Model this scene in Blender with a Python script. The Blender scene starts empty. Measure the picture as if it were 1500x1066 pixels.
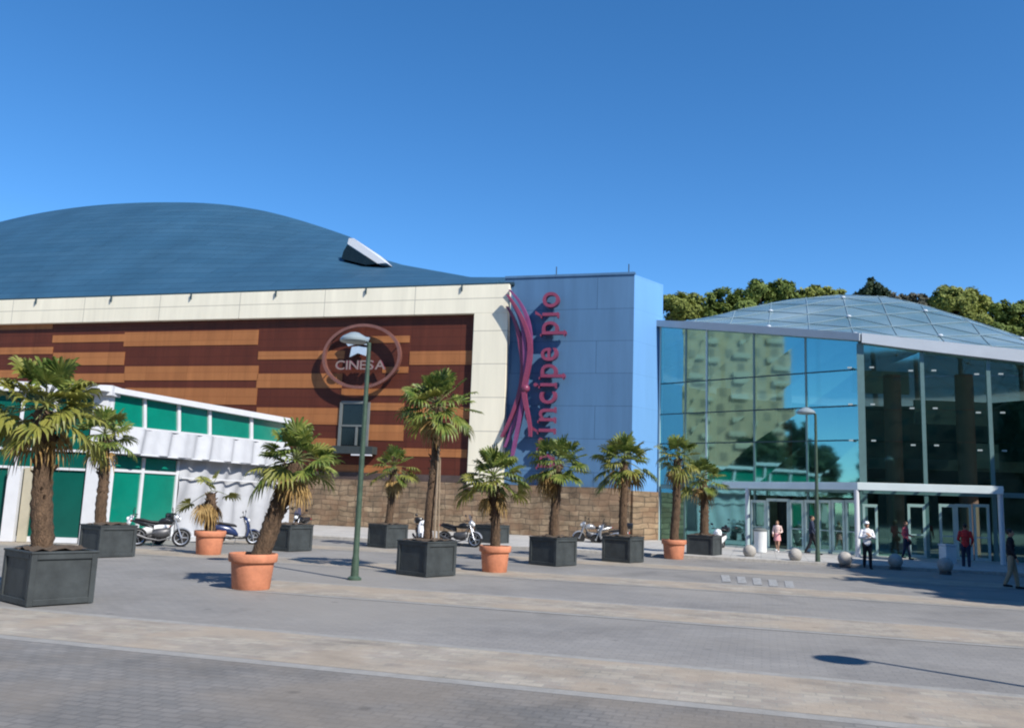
import bpy, bmesh, math, random
from mathutils import Vector, Matrix, noise
R = math.radians
scene = bpy.context.scene
COL = scene.collection
V = Vector

# ------------------------------------------------------------------ camera
FPX = 1280.0; CAMH = 2.1
PITCH = math.atan((730 - 533) / FPX); ROLL = R(2.15)
Fw = V((0, math.cos(PITCH), math.sin(PITCH)))
U0 = V((0, -math.sin(PITCH), math.cos(PITCH))); R0 = V((1, 0, 0))
Rt = R0 * math.cos(ROLL) + U0 * math.sin(ROLL)
Up = -R0 * math.sin(ROLL) + U0 * math.cos(ROLL)
CAM = V((0, 0, CAMH))
cd = bpy.data.cameras.new('camera'); cam = bpy.data.objects.new('camera', cd); COL.objects.link(cam)
cam.matrix_world = Matrix.Translation(CAM) @ Matrix((Rt, Up, -Fw)).transposed().to_4x4()
cd.sensor_width = 36; cd.lens = FPX / 1500 * 36; cd.clip_end = 3000; cd.clip_start = .1
scene.camera = cam

def ray(px, py): return Fw * FPX + Rt * (px - 750) + Up * (533 - py)
def ground(px, py, z=0.0):
    d = ray(px, py); return CAM + d * ((z - CAMH) / d.z)
def depth(px, py, Y):
    d = ray(px, py); return CAM + d * (Y / d.y)
def hor(px): return 730 + .0375 * (px - 750)
def plan(px, Y):
    p = depth(px, hor(px), Y); return V((p.x, p.y, 0))

# ------------------------------------------------------------------ materials
def nodes(name):
    m = bpy.data.materials.new(name); m.use_nodes = True
    nt = m.node_tree; b = nt.nodes['Principled BSDF']
    return m, nt, b
def N(nt, t, **kw):
    n = nt.nodes.new(t)
    for k, v in kw.items():
        if k.startswith('i_'): n.inputs[k[2:].replace('_', ' ')].default_value = v
        else: setattr(n, k, v)
    return n
def c4(c): return (c[0], c[1], c[2], 1)
def surf(name, col, var=.15, scale=4.0, rough=.6, bump=0.0, metal=0.0, spec=.4, bscale=None, stretch=(1, 1, 1)):
    m, nt, b = nodes(name); L = nt.links.new
    tc = N(nt, 'ShaderNodeTexCoord'); mp = N(nt, 'ShaderNodeMapping'); mp.inputs['Scale'].default_value = stretch
    L(tc.outputs['Object'], mp.inputs['Vector'])
    nz = N(nt, 'ShaderNodeTexNoise', i_Scale=scale, i_Detail=6.0, i_Roughness=.65); L(mp.outputs[0], nz.inputs['Vector'])
    rp = N(nt, 'ShaderNodeValToRGB')
    rp.color_ramp.elements[0].position = .3; rp.color_ramp.elements[1].position = .7
    rp.color_ramp.elements[0].color = c4([max(0, x * (1 - var)) for x in col])
    rp.color_ramp.elements[1].color = c4([min(1, x * (1 + var)) for x in col])
    L(nz.outputs['Fac'], rp.inputs['Fac']); L(rp.outputs[0], b.inputs['Base Color'])
    b.inputs['Roughness'].default_value = rough; b.inputs['Metallic'].default_value = metal
    b.inputs['Specular IOR Level'].default_value = spec
    if bump:
        n2 = N(nt, 'ShaderNodeTexNoise', i_Scale=bscale or scale * 4, i_Detail=4.0); L(mp.outputs[0], n2.inputs['Vector'])
        bp = N(nt, 'ShaderNodeBump', i_Strength=bump, i_Distance=.05); L(n2.outputs['Fac'], bp.inputs['Height'])
        L(bp.outputs[0], b.inputs['Normal'])
    return m
def brickmat(name, c1, c2, cm, bw, bh, mortar=.02, axes='xy', rot=0.0, var=.25, vscale=.4, rough=.75, offset=.5, bump=.3, patch=None, jit=.0, spec=.3, smooth=.1, streak=False, spots=0.0):
    """a coursed surface: bricks / panels / pavers with per-unit colour and large soft staining"""
    m, nt, b = nodes(name); L = nt.links.new
    tc = N(nt, 'ShaderNodeTexCoord'); sp = N(nt, 'ShaderNodeSeparateXYZ'); L(tc.outputs['Object'], sp.inputs[0])
    cb = N(nt, 'ShaderNodeCombineXYZ')
    L(sp.outputs['XYZ'.index(axes[0].upper())], cb.inputs[0]); L(sp.outputs['XYZ'.index(axes[1].upper())], cb.inputs[1])
    mp = N(nt, 'ShaderNodeMapping'); mp.inputs['Rotation'].default_value = (0, 0, rot); L(cb.outputs[0], mp.inputs['Vector'])
    vec = mp.outputs[0]
    if jit:
        nj = N(nt, 'ShaderNodeTexNoise', i_Scale=1.2, i_Detail=2.0); L(vec, nj.inputs['Vector'])
        vs = N(nt, 'ShaderNodeVectorMath', operation='SCALE'); vs.inputs['Scale'].default_value = jit; L(nj.outputs['Color'], vs.inputs[0])
        va = N(nt, 'ShaderNodeVectorMath', operation='ADD'); L(vec, va.inputs[0]); L(vs.outputs[0], va.inputs[1]); vec = va.outputs[0]
    br = N(nt, 'ShaderNodeTexBrick', i_Scale=1.0, offset=offset)
    br.inputs['Color1'].default_value = c4(c1); br.inputs['Color2'].default_value = c4(c2); br.inputs['Mortar'].default_value = c4(cm)
    br.inputs['Mortar Size'].default_value = mortar; br.inputs['Mortar Smooth'].default_value = smooth
    br.inputs['Brick Width'].default_value = bw; br.inputs['Row Height'].default_value = bh
    if name.startswith('rough'): br.squash = 1.7; br.squash_frequency = 3; br.offset_frequency = 3
    L(vec, br.inputs['Vector'])
    nz = N(nt, 'ShaderNodeTexNoise', i_Scale=vscale, i_Detail=8.0, i_Roughness=.7)
    if streak:
        ms = N(nt, 'ShaderNodeMapping'); ms.inputs['Scale'].default_value = (2.6, .22, 1); L(vec, ms.inputs['Vector']); L(ms.outputs[0], nz.inputs['Vector'])
    else: L(vec, nz.inputs['Vector'])
    mr = N(nt, 'ShaderNodeMapRange'); mr.inputs['From Min'].default_value = .3; mr.inputs['From Max'].default_value = .7
    mr.inputs['To Min'].default_value = 1 - var; mr.inputs['To Max'].default_value = 1 + var; L(nz.outputs['Fac'], mr.inputs['Value'])
    mx = N(nt, 'ShaderNodeMix', data_type='RGBA', blend_type='MULTIPLY'); mx.inputs[0].default_value = 1
    L(br.outputs['Color'], mx.inputs[6]); L(mr.outputs[0], mx.inputs[7]); out = mx.outputs[2]
    if patch:
        vo = N(nt, 'ShaderNodeTexNoise', i_Scale=patch[1], i_Detail=3.0); L(vec, vo.inputs['Vector'])
        r2 = N(nt, 'ShaderNodeValToRGB'); r2.color_ramp.elements[0].position = .45; r2.color_ramp.elements[1].position = .6
        L(vo.outputs['Fac'], r2.inputs[0])
        ml = N(nt, 'ShaderNodeMath', operation='MULTIPLY'); ml.inputs[1].default_value = patch[2]; L(r2.outputs[0], ml.inputs[0])
        m2 = N(nt, 'ShaderNodeMix', data_type='RGBA'); L(ml.outputs[0], m2.inputs[0]); L(out, m2.inputs[6]); m2.inputs[7].default_value = c4(patch[0])
        out = m2.outputs[2]
    if spots:
        vo2 = N(nt, 'ShaderNodeTexVoronoi', i_Scale=.9); L(vec, vo2.inputs['Vector'])
        m5 = N(nt, 'ShaderNodeMapRange'); m5.inputs['From Min'].default_value = .03; m5.inputs['From Max'].default_value = .09; m5.inputs['To Min'].default_value = 1 - spots; m5.inputs['To Max'].default_value = 1
        L(vo2.outputs['Distance'], m5.inputs['Value'])
        vn = N(nt, 'ShaderNodeTexNoise', i_Scale=.35, i_Detail=5.0, i_Distortion=1.5); L(vec, vn.inputs['Vector'])
        m6 = N(nt, 'ShaderNodeMapRange'); m6.inputs['From Min'].default_value = .56; m6.inputs['From Max'].default_value = .72; m6.inputs['To Min'].default_value = 1; m6.inputs['To Max'].default_value = 1 - spots * .75
        L(vn.outputs['Fac'], m6.inputs['Value']); mm = N(nt, 'ShaderNodeMath', operation='MULTIPLY'); L(m5.outputs[0], mm.inputs[0]); L(m6.outputs[0], mm.inputs[1])
        m7 = N(nt, 'ShaderNodeMix', data_type='RGBA', blend_type='MULTIPLY'); m7.inputs[0].default_value = 1; L(out, m7.inputs[6]); L(mm.outputs[0], m7.inputs[7]); out = m7.outputs[2]
    L(out, b.inputs['Base Color'])
    b.inputs['Roughness'].default_value = rough; b.inputs['Specular IOR Level'].default_value = spec
    if bump:
        ad = N(nt, 'ShaderNodeMath', operation='MULTIPLY_ADD'); ad.inputs[1].default_value = -1.0
        n3 = N(nt, 'ShaderNodeTexNoise', i_Scale=14.0, i_Detail=3.0); L(vec, n3.inputs['Vector'])
        L(br.outputs['Fac'], ad.inputs[0]); L(n3.outputs['Fac'], ad.inputs[2])
        bp = N(nt, 'ShaderNodeBump', i_Strength=bump, i_Distance=.02); L(ad.outputs[0], bp.inputs['Height']); L(bp.outputs[0], b.inputs['Normal'])
    return m
def glassmat(name, refl, trans, wob=.0005, rough=.035, wscale=1.1):
    m = bpy.data.materials.new(name); m.use_nodes = True; nt = m.node_tree; nt.nodes.clear(); L = nt.links.new
    o = N(nt, 'ShaderNodeOutputMaterial'); a = N(nt, 'ShaderNodeAddShader')
    g = N(nt, 'ShaderNodeBsdfGlossy'); g.inputs['Color'].default_value = c4(refl); g.inputs['Roughness'].default_value = rough
    t = N(nt, 'ShaderNodeBsdfTransparent'); t.inputs['Color'].default_value = c4(trans)
    tc = N(nt, 'ShaderNodeTexCoord'); nz = N(nt, 'ShaderNodeTexNoise', i_Scale=wscale, i_Detail=2.0); L(tc.outputs['Object'], nz.inputs['Vector'])
    bp = N(nt, 'ShaderNodeBump', i_Strength=1.0, i_Distance=wob); L(nz.outputs['Fac'], bp.inputs['Height']); L(bp.outputs[0], g.inputs['Normal'])
    L(g.outputs[0], a.inputs[0]); L(t.outputs[0], a.inputs[1]); L(a.outputs[0], o.inputs['Surface'])
    return m
def leafmat(name, ca, cb_, scale=6.0, trans=.25, rough=.45):
    m, nt, b = nodes(name); L = nt.links.new
    tc = N(nt, 'ShaderNodeTexCoord'); nz = N(nt, 'ShaderNodeTexNoise', i_Scale=scale, i_Detail=3.0); L(tc.outputs['Object'], nz.inputs['Vector'])
    rp = N(nt, 'ShaderNodeValToRGB'); rp.color_ramp.elements[0].position = .35; rp.color_ramp.elements[1].position = .65
    rp.color_ramp.elements[0].color = c4(ca); rp.color_ramp.elements[1].color = c4(cb_)
    L(nz.outputs['Fac'], rp.inputs[0]); L(rp.outputs[0], b.inputs['Base Color'])
    b.inputs['Roughness'].default_value = rough; b.inputs['Specular IOR Level'].default_value = .35
    t = N(nt, 'ShaderNodeBsdfTranslucent'); L(rp.outputs[0], t.inputs['Color'])
    mx = N(nt, 'ShaderNodeMixShader'); mx.inputs[0].default_value = trans
    o = nt.nodes['Material Output']; L(b.outputs[0], mx.inputs[1]); L(t.outputs[0], mx.inputs[2]); L(mx.outputs[0], o.inputs['Surface'])
    return m

TH = math.atan2(-.276, .961)            # direction of the main facade and of the paving bands
M = {}
M['paver'] = brickmat('grey_pavers', (.245, .234, .22), (.214, .206, .196), (.192, .186, .177), .24, .12, .010, rot=-TH, var=.2, vscale=.3, patch=((.262, .245, .22), .16, .55), bump=.2, spots=.3)
M['road'] = brickmat('road_setts', (.165, .16, .152), (.20, .19, .178), (.145, .14, .133), .22, .14, .014, rot=-TH, var=.28, vscale=.6, patch=((.215, .185, .15), .4, .6), bump=.3, spots=.3)
M['band'] = brickmat('beige_setts', (.345, .31, .255), (.27, .235, .20), (.27, .25, .215), .3, .16, .012, rot=-TH, var=.24, vscale=1.3, patch=((.34, .28, .215), .8, .65), bump=.3, spots=.25)
M['edging'] = surf('pale_edging_stone', (.27, .262, .245), .15, 3, .8, .15)
M['pavement'] = brickmat('pale_flagstones', (.43, .42, .40), (.38, .37, .35), (.26, .25, .24), .6, .6, .012, rot=-TH, var=.14, offset=0)
M['paint'] = surf('worn_white_paint', (.29, .29, .285), .35, 9, .7)
M['cream'] = brickmat('cream_panels', (.80, .74, .58), (.77, .715, .56), (.40, .37, .30), 6.0, 1.95, .022, axes='xz', var=.09, vscale=.5, offset=0, bump=.08, rough=.55, streak=True)
M['maroon'] = brickmat('maroon_cladding', (.092, .023, .012), (.080, .019, .010), (.045, .012, .008), 3.1, .52, .012, axes='xz', var=.2, vscale=.6, streak=True, offset=0, bump=.1, rough=.6)
M['orange'] = brickmat('ochre_cladding', (.345, .138, .048), (.31, .12, .042), (.20, .075, .026), 3.1, .52, .012, axes='xz', var=.18, vscale=.6, streak=True, offset=0, bump=.1, rough=.6)
M['stone'] = brickmat('rough_ashlar', (.30, .225, .145), (.165, .115, .075), (.10, .078, .056), .56, .3, .022, axes='xz', var=.55, vscale=1.3, jit=.34, bump=.9, rough=.9, patch=((.25, .15, .09), 1.0, .5))
M['stone_end'] = M['stone']
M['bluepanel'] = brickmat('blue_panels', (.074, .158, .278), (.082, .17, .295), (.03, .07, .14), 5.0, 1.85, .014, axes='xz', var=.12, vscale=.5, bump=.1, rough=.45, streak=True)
M['bluesunlit'] = brickmat('sunlit_blue_panels', (.14, .315, .58), (.143, .32, .59), (.12, .275, .51), 5.0, 1.85, .016, axes='yz', var=.05, vscale=.4, bump=.05, rough=.4, streak=True)  # same cladding turned to the sun, its brightness put into the colour
M['roof'] = brickmat('blue_roof_sheets', (.024, .076, .132), (.030, .086, .145), (.012, .042, .08), 4.4, .62, .02, axes='xz', var=.16, vscale=.25, bump=.3, rough=.55)
M['roofflash'] = surf('dark_gutter', (.02, .045, .06), .2, 3, .5)
M['whitemetal'] = surf('white_metal', (.62, .63, .65), .05, 2, .4)
M['whitewall'] = surf('white_render', (.5, .51, .53), .05, 1.5, .55, .05)
M['canvas'] = surf('white_canvas', (.40, .41, .43), .08, 2, .8)
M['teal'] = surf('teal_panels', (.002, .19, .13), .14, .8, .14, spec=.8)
M['tealdark'] = glassmat('teal_glass', (.13, .30, .26), (.02, .16, .13))
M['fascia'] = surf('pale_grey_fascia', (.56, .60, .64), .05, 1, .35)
M['glassL'] = glassmat('solar_glass', (.18, .40, .41), (.32, .52, .46))
M['glassR'] = glassmat('clear_green_glass', (.13, .27, .24), (.55, .74, .66))
M['mull'] = surf('green_grey_mullion', (.16, .26, .25), .08, 3, .4, metal=.2)
M['fasciashade'] = surf('shaded_fascia', (.40, .45, .49), .06, 1, .35)  # fascia where the sun only grazes, the shade put into its colour
M['mullpale'] = surf('pale_clamp', (.42, .48, .46), .08, 3, .4)
M['joint'] = surf('dark_joint', (.02, .05, .06), .1, 3, .5)
M['doorframe'] = surf('white_door_frame', (.50, .60, .58), .05, 3, .4)
M['inner'] = surf('dark_interior', (.075, .155, .125), .4, .35, .8)
M['innerfloor'] = surf('interior_floor', (.07, .075, .07), .2, .5, .5)
M['innercol'] = surf('brown_interior_column', (.13, .085, .06), .15, 1, .7)
M['void'] = surf('doorway_dark', (.03, .016, .012), .4, 1, .9)
M['dark'] = surf('black_window', (.008, .014, .015), .2, 2, .12)
M['greygreen'] = surf('grey_window_frame', (.15, .165, .16), .1, 3, .5)
M['pink'] = surf('mauve_sign_face', (.21, .042, .085), .14, 3, .4)
M['pinkside'] = surf('maroon_sign_side', (.14, .025, .055), .15, 3, .4)
M['purple'] = surf('purple_band', (.20, .055, .15), .15, 2, .35)
M['copper'] = surf('copper_ring', (.25, .11, .085), .14, 3, .4, metal=.4)
M['signgrey'] = surf('pale_sign_metal', (.30, .21, .18), .12, 3, .35, metal=.3)
M['emblem'] = surf('pale_blue_emblem', (.42, .52, .62), .12, 3, .4)
M['planter'] = surf('dark_grey_planter', (.042, .049, .051), .35, 2.2, .55, .12)
M['soil'] = surf('dry_soil', (.09, .065, .045), .4, 12, .95, .5)
M['terra'] = surf('terracotta', (.54, .21, .115), .22, 3.5, .8, .12)
M['trunk'] = surf('fibrous_trunk', (.105, .066, .04), .55, 14, .95, .9, bscale=45, stretch=(1, 1, .4))
M['frond'] = leafmat('palm_frond', (.06, .115, .02), (.235, .265, .06))
M['frondy'] = leafmat('yellowing_frond', (.15, .17, .035), (.28, .27, .06))
M['dead'] = leafmat('dead_frond', (.24, .145, .05), (.44, .30, .12), trans=.15, rough=.8)
M['petiole'] = surf('petiole', (.14, .16, .06), .2, 6, .6)
M['stake'] = surf('wooden_stake', (.26, .20, .14), .2, 8, .8)
M['lampgreen'] = surf('green_post_paint', (.05, .085, .058), .25, 6, .5)
M['lamphead'] = surf('grey_lamp_housing', (.24, .29, .31), .08, 4, .3)
M['conc'] = surf('pale_concrete', (.36, .34, .31), .22, 7, .85, .2)
M['pine'] = leafmat('pine_foliage', (.085, .125, .02), (.15, .195, .04), scale=.3, trans=.15, rough=.7)
M['pinelight'] = leafmat('olive_foliage', (.14, .165, .03), (.215, .24, .05), scale=.3, trans=.2, rough=.7)
M['greytree'] = leafmat('greyish_foliage', (.07, .075, .05), (.14, .13, .10), scale=.5, trans=.15, rough=.8)
M['darktree'] = leafmat('dark_foliage', (.02, .04, .02), (.05, .075, .03), scale=.6, trans=.1, rough=.7)
M['bark'] = surf('bark', (.10, .075, .055), .4, 6, .95, .6)
M['hill'] = surf('dry_hillside', (.12, .12, .06), .3, .1, .95)
M['apt'] = brickmat('beige_apartment_wall', (.50, .37, .22), (.47, .345, .21), (.38, .30, .2), 3.0, 3.0, .03, axes='yz', var=.12, vscale=.15, bump=0)
M['aptbrick'] = brickmat('brown_brick_wall', (.20, .11, .075), (.16, .09, .06), (.14, .10, .08), .5, .15, .02, axes='xz', var=.15, vscale=.2, bump=0)
M['slabwhite'] = surf('pale_balcony', (.62, .46, .33), .08, 1, .7)
M['skin'] = surf('skin', (.42, .24, .16), .08, 8, .55)
M['hairdark'] = surf('dark_hair', (.02, .015, .012), .3, 20, .6)
M['hairbrown'] = surf('brown_hair', (.10, .055, .03), .3, 20, .6)
M['black'] = surf('black_cloth', (.012, .012, .016), .2, 10, .85)
M['white'] = surf('white_cloth', (.74, .74, .76), .05, 10, .85)
M['pinkcloth'] = surf('pink_cloth', (.72, .33, .34), .1, 8, .85)
M['palepink'] = surf('pale_pink_cloth', (.70, .52, .48), .08, 8, .85)
M['redcloth'] = surf('red_cloth', (.50, .03, .03), .12, 8, .85)
M['rosecloth'] = surf('rose_red_cloth', (.58, .10, .12), .2, 10, .85)
M['navy'] = surf('navy_cloth', (.02, .03, .06), .2, 8, .85)
M['beige'] = surf('beige_cloth', (.34, .26, .17), .12, 8, .85)
M['brownbag'] = surf('brown_leather', (.12, .05, .03), .2, 8, .6)
M['rubber'] = surf('tyre_rubber', (.014, .014, .015), .2, 12, .85)
M['alu'] = surf('aluminium', (.55, .56, .58), .08, 6, .3, metal=.8)
M['seat'] = surf('black_seat_vinyl', (.018, .018, .02), .2, 10, .55)
M['plwhite'] = surf('white_fairing', (.72, .73, .75), .05, 4, .25)
M['plblack'] = surf('black_fairing', (.016, .017, .02), .2, 4, .25)
M['plblue'] = surf('dark_blue_fairing', (.02, .035, .10), .15, 4, .25)
M['plsilver'] = surf('silver_fairing', (.40, .41, .43), .08, 4, .28, metal=.5)
M['plred'] = surf('red_fairing', (.40, .03, .03), .15, 4, .3)
M['lens'] = surf('headlamp_lens', (.75, .78, .80), .05, 4, .08)
M['taillens'] = surf('red_lens', (.45, .02, .02), .1, 4, .15)
M['engine'] = surf('engine_metal', (.10, .10, .105), .3, 12, .45, metal=.6)
M['binwhite'] = surf('white_bin', (.68, .70, .70), .06, 4, .5)
M['boardface'] = surf('grey_board_face', (.42, .46, .48), .2, 2, .25)
M['darkframe'] = surf('dark_frame', (.04, .05, .05), .1, 3, .5)

# ------------------------------------------------------------------ mesh helpers
class MB:
    """collects world-space geometry; build() links it as ONE mesh object"""
    def __init__(s): s.v = []; s.f = []; s.mi = []; s.cur = 0
    def add(s, vs, fs):
        o = len(s.v); s.v += [V(p) for p in vs]
        for f in fs: s.f.append([i + o for i in f]); s.mi.append(s.cur)
        return s
    def box(s, c, size, rz=0.0, mat=None):
        c = V(c); hx, hy, hz = [k / 2 for k in size]
        m = mat or Matrix.Rotation(rz, 3, 'Z')
        vs = [c + m @ V((x, y, z)) for z in (-hz, hz) for x, y in ((-hx, -hy), (hx, -hy), (hx, hy), (-hx, hy))]
        return s.add(vs, [(3, 2, 1, 0), (4, 5, 6, 7), (0, 1, 5, 4), (1, 2, 6, 5), (2, 3, 7, 6), (3, 0, 4, 7)])
    def prism(s, front, back):
        n = len(front)
        return s.add(list(front) + list(back), [list(range(n)), list(range(2 * n - 1, n - 1, -1))] + [(i + n, (i + 1) % n + n, (i + 1) % n, i) for i in range(n)])
    def rings(s, rs, closed=True, cap=True):
        n = len(rs[0]); vs = [p for r in rs for p in r]; fs = []
        for k in range(len(rs) - 1):
            for i in range(n if closed else n - 1):
                j = (i + 1) % n
                fs.append((k * n + i, k * n + j, (k + 1) * n + j, (k + 1) * n + i))
        if cap and closed:
            fs.append(list(range(n - 1, -1, -1))); fs.append([(len(rs) - 1) * n + i for i in range(n)])
        return s.add(vs, fs)
    def tube(s, pts, rad, n=8, squash=1.0):
        pts = [V(p) for p in pts]
        if not hasattr(rad, '__len__'): rad = [rad] * len(pts)
        rs = []; prev = None
        for i, p in enumerate(pts):
            t = (pts[min(i + 1, len(pts) - 1)] - pts[max(i - 1, 0)]).normalized()
            if prev is None:
                a = t.orthogonal().normalized()
                if abs(t.z) < .95: a = t.cross(V((0, 0, 1))).normalized()
            else: a = (prev - t * prev.dot(t)).normalized()
            prev = a; b = t.cross(a)
            rs.append([p + (a * math.cos(2 * math.pi * k / n) + b * math.sin(2 * math.pi * k / n) * squash) * rad[i] for k in range(n)])
        return s.rings(rs)
    def lathe(s, c, prof, n=24, axis=None):
        c = V(c); m = axis or Matrix.Identity(3)
        rs = [[c + m @ V((r * math.cos(2 * math.pi * k / n), r * math.sin(2 * math.pi * k / n), z)) for k in range(n)] for r, z in prof]
        return s.rings(rs)
    def ball(s, c, r, n=12, m=8, mat=None):
        if not hasattr(r, '__len__'): r = (r, r, r)
        c = V(c); mat = mat or Matrix.Identity(3)
        rs = []
        for j in range(m + 1):
            a = -math.pi / 2 + math.pi * j / m; ca = max(math.cos(a), .02)
            rs.append([c + mat @ V((r[0] * ca * math.cos(2 * math.pi * k / n), r[1] * ca * math.sin(2 * math.pi * k / n), r[2] * math.sin(a))) for k in range(n)])
        return s.rings(rs)
    def capsule(s, a, ra, b, rb, n=10):
        a = V(a); b = V(b); t = (b - a)
        if t.length < 1e-5: t = V((0, 0, 1))
        t.normalize(); x = t.orthogonal().normalized(); y = t.cross(x); rs = []
        def ring(c, r): rs.append([c + (x * math.cos(2 * math.pi * k / n) + y * math.sin(2 * math.pi * k / n)) * r for k in range(n)])
        for q in (-85, -55, -25): ring(a + t * ra * math.sin(R(q)), ra * math.cos(R(q)))
        for q in (0, .5, 1): ring(a.lerp(b, q), ra + (rb - ra) * q)
        for q in (25, 55, 85): ring(b + t * rb * math.sin(R(q)), rb * math.cos(R(q)))
        return s.rings(rs)
    def mesh(s, name, mats, inv=None, smooth=None):
        me = bpy.data.meshes.new(name)
        me.from_pydata([(inv @ p if inv else p) for p in s.v], [], s.f)
        for m in mats: me.materials.append(m)
        if len(mats) > 1: me.polygons.foreach_set('material_index', s.mi)
        bm = bmesh.new(); bm.from_mesh(me); bmesh.ops.recalc_face_normals(bm, faces=bm.faces); bm.to_mesh(me); bm.free()
        if smooth:
            me.shade_smooth()
            if smooth < 3: me.set_sharp_from_angle(angle=smooth)
        return me
    def build(s, name, mat, parent=None, smooth=None, bevel=0, inv=True):
        mats = mat if isinstance(mat, (list, tuple)) else [mat]
        mi = ROOTM[parent.name].inverted() if (parent and inv) else None
        me = s.mesh(name, mats, mi, smooth)
        o = bpy.data.objects.new(name, me); COL.objects.link(o)
        if parent:
            p = parent
            o.parent = p
        ROOTM[o.name] = ROOTM[parent.name] if parent else Matrix.Identity(4)
        if bevel:
            b = o.modifiers.new('bevel', 'BEVEL'); b.width = bevel; b.segments = 2; b.limit_method = 'ANGLE'; b.angle_limit = R(40)
        return o
ROOTM = {}
def thing(name, label, cat, loc=(0, 0, 0), rz=0.0, group=None):
    o = bpy.data.objects.new(name, None); COL.objects.link(o); o.empty_display_size = .3
    o.location = loc; o.rotation_euler = (0, 0, rz)
    ROOTM[o.name] = Matrix.Translation(V(loc)) @ Matrix.Rotation(rz, 4, 'Z')
    tag(o, label, cat, group); return o
def tag(o, label, cat, group=None):
    o['label'] = label; o['category'] = cat
    if group: o['group'] = group
    return o
def struct(o, kind='structure'): o['kind'] = kind; return o
def kids(o): return [c for c in bpy.data.objects if c.parent == o]
def copy_tree(o, parent=None):
    c = o.copy(); COL.objects.link(c)
    if parent: c.parent = parent
    for ch in kids(o): copy_tree(ch, c)
    return c

class Fac:
    """a vertical facade plane through two ground points, P on the left"""
    def __init__(s, P, Q):
        s.P = V((P.x, P.y, 0)); d = V((Q.x - P.x, Q.y - P.y, 0)); s.L = d.length; s.u = d.normalized(); s.n = V((s.u.y, -s.u.x, 0))
        if s.n.y > 0 and abs(s.n.y) > .2: pass
    def at(s, px, py, off=0.0):
        d = ray(px, py); p0 = s.P + s.n * off
        return CAM + d * ((p0 - CAM).dot(s.n) / d.dot(s.n))
    def uz(s, px, py, off=0.0):
        p = s.at(px, py, off); return (p - s.P).dot(s.u), p.z
    def pt(s, u, z, off=0.0): return s.P + s.u * u + s.n * off + V((0, 0, z))
    def slab(s, mb, uzs, d0, d1): return mb.prism([s.pt(u, z, d1) for u, z in uzs], [s.pt(u, z, d0) for u, z in uzs])
    def rect(s, mb, u0, u1, z0, z1, d0, d1): return s.slab(mb, [(u0, z0), (u1, z0), (u1, z1), (u0, z1)], d0, d1)
    def pslab(s, mb, pxs, d0, d1): return s.slab(mb, [s.uz(x, y, d1) for x, y in pxs], d0, d1)
    def prect(s, mb, x0, x1, y0, y1, d0, d1):
        xm = (x0 + x1) / 2; ym = (y0 + y1) / 2
        u0 = s.uz(x0, ym, d1)[0]; u1 = s.uz(x1, ym, d1)[0]; z1 = s.uz(xm, y0, d1)[1]; z0 = s.uz(xm, y1, d1)[1]
        return s.rect(mb, u0, u1, z0, z1, d0, d1)

def glyph(ch, size, extrude, off=0.0):
    cu = bpy.data.curves.new('glyph', 'FONT'); cu.body = ch; cu.size = size; cu.extrude = extrude; cu.resolution_u = 5; cu.offset = off
    o = bpy.data.objects.new('glyph', cu); COL.objects.link(o)
    dg = bpy.context.evaluated_depsgraph_get(); me = bpy.data.meshes.new_from_object(o.evaluated_get(dg))
    vs = [v.co.copy() for v in me.vertices]; fs = [list(p.vertices) for p in me.polygons]
    bpy.data.objects.remove(o); bpy.data.curves.remove(cu); bpy.data.meshes.remove(me)
    return vs, fs

# ------------------------------------------------------------------ ground
UD = V((math.cos(TH), math.sin(TH), 0)); ND = V((-UD.y, UD.x, 0))
def uv(u, v, z=0): return UD * u + ND * v + V((0, 0, z))
def sheet(name, mat, u0, u1, v0, v1, z):
    m = MB(); m.add([uv(u0, v0, z), uv(u1, v0, z), uv(u1, v1, z), uv(u0, v1, z)], [(0, 1, 2, 3)])
    return struct(m.build(name, mat))
g = MB(); g.add([(-900, -900, 0), (900, -900, 0), (900, 900, 0), (-900, 900, 0)], [(0, 1, 2, 3)]); struct(g.build('ground', M['paver']))
sheet('road', M['road'], -200, 200, -14, 10.0, .004)
for k, (a, b) in enumerate(((10.05, 12.05), (16.7, 18.7), (23.3, 25.2), (29.9, 31.8))):
    u0 = -60 if k != 1 else -11
    sheet('paving_band', M['band'], u0, 60, a, b, .008)
    sheet('edging_strip', M['edging'], u0, 60, a - .24, a, .006)
    sheet('edging_strip', M['edging'], u0, 60, b, b + .2, .006)
# faded crossing bars painted in front of the glass hall
for k, px in enumerate((1062, 1085, 1108, 1131, 1155)):
    m = MB(); a = ground(px - 6, 842 + k * 2.2); b = ground(px + 6, 842 + k * 2.2 + .5); c = ground(px + 9, 852 + k * 2.2 + .5); d = ground(px - 4, 852 + k * 2.2)
    m.add([V((q.x, q.y, .012)) for q in (d, c, b, a)], [(0, 1, 2, 3)]); struct(m.build('crossing_bar', M['paint']))
pv = MB(); VK = 36.6
pv.prism([uv(-60, VK, .12), uv(90, VK, .12), uv(90, 90, .12), uv(-60, 90, .12)], [uv(-60, VK, -.2), uv(90, VK, -.2), uv(90, 90, -.2), uv(-60, 90, -.2)])
struct(pv.build('pavement', M['pavement'], bevel=.02))
kb = MB(); kb.prism([uv(-60, VK - .18, .125), uv(90, VK - .18, .125), uv(90, VK - .003, .125), uv(-60, VK - .003, .125)], [uv(-60, VK - .18, -.2), uv(90, VK - .18, -.2), uv(90, VK - .003, -.2), uv(-60, VK - .003, -.2)])
struct(kb.build('kerb', M['conc'], bevel=.02))

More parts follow.
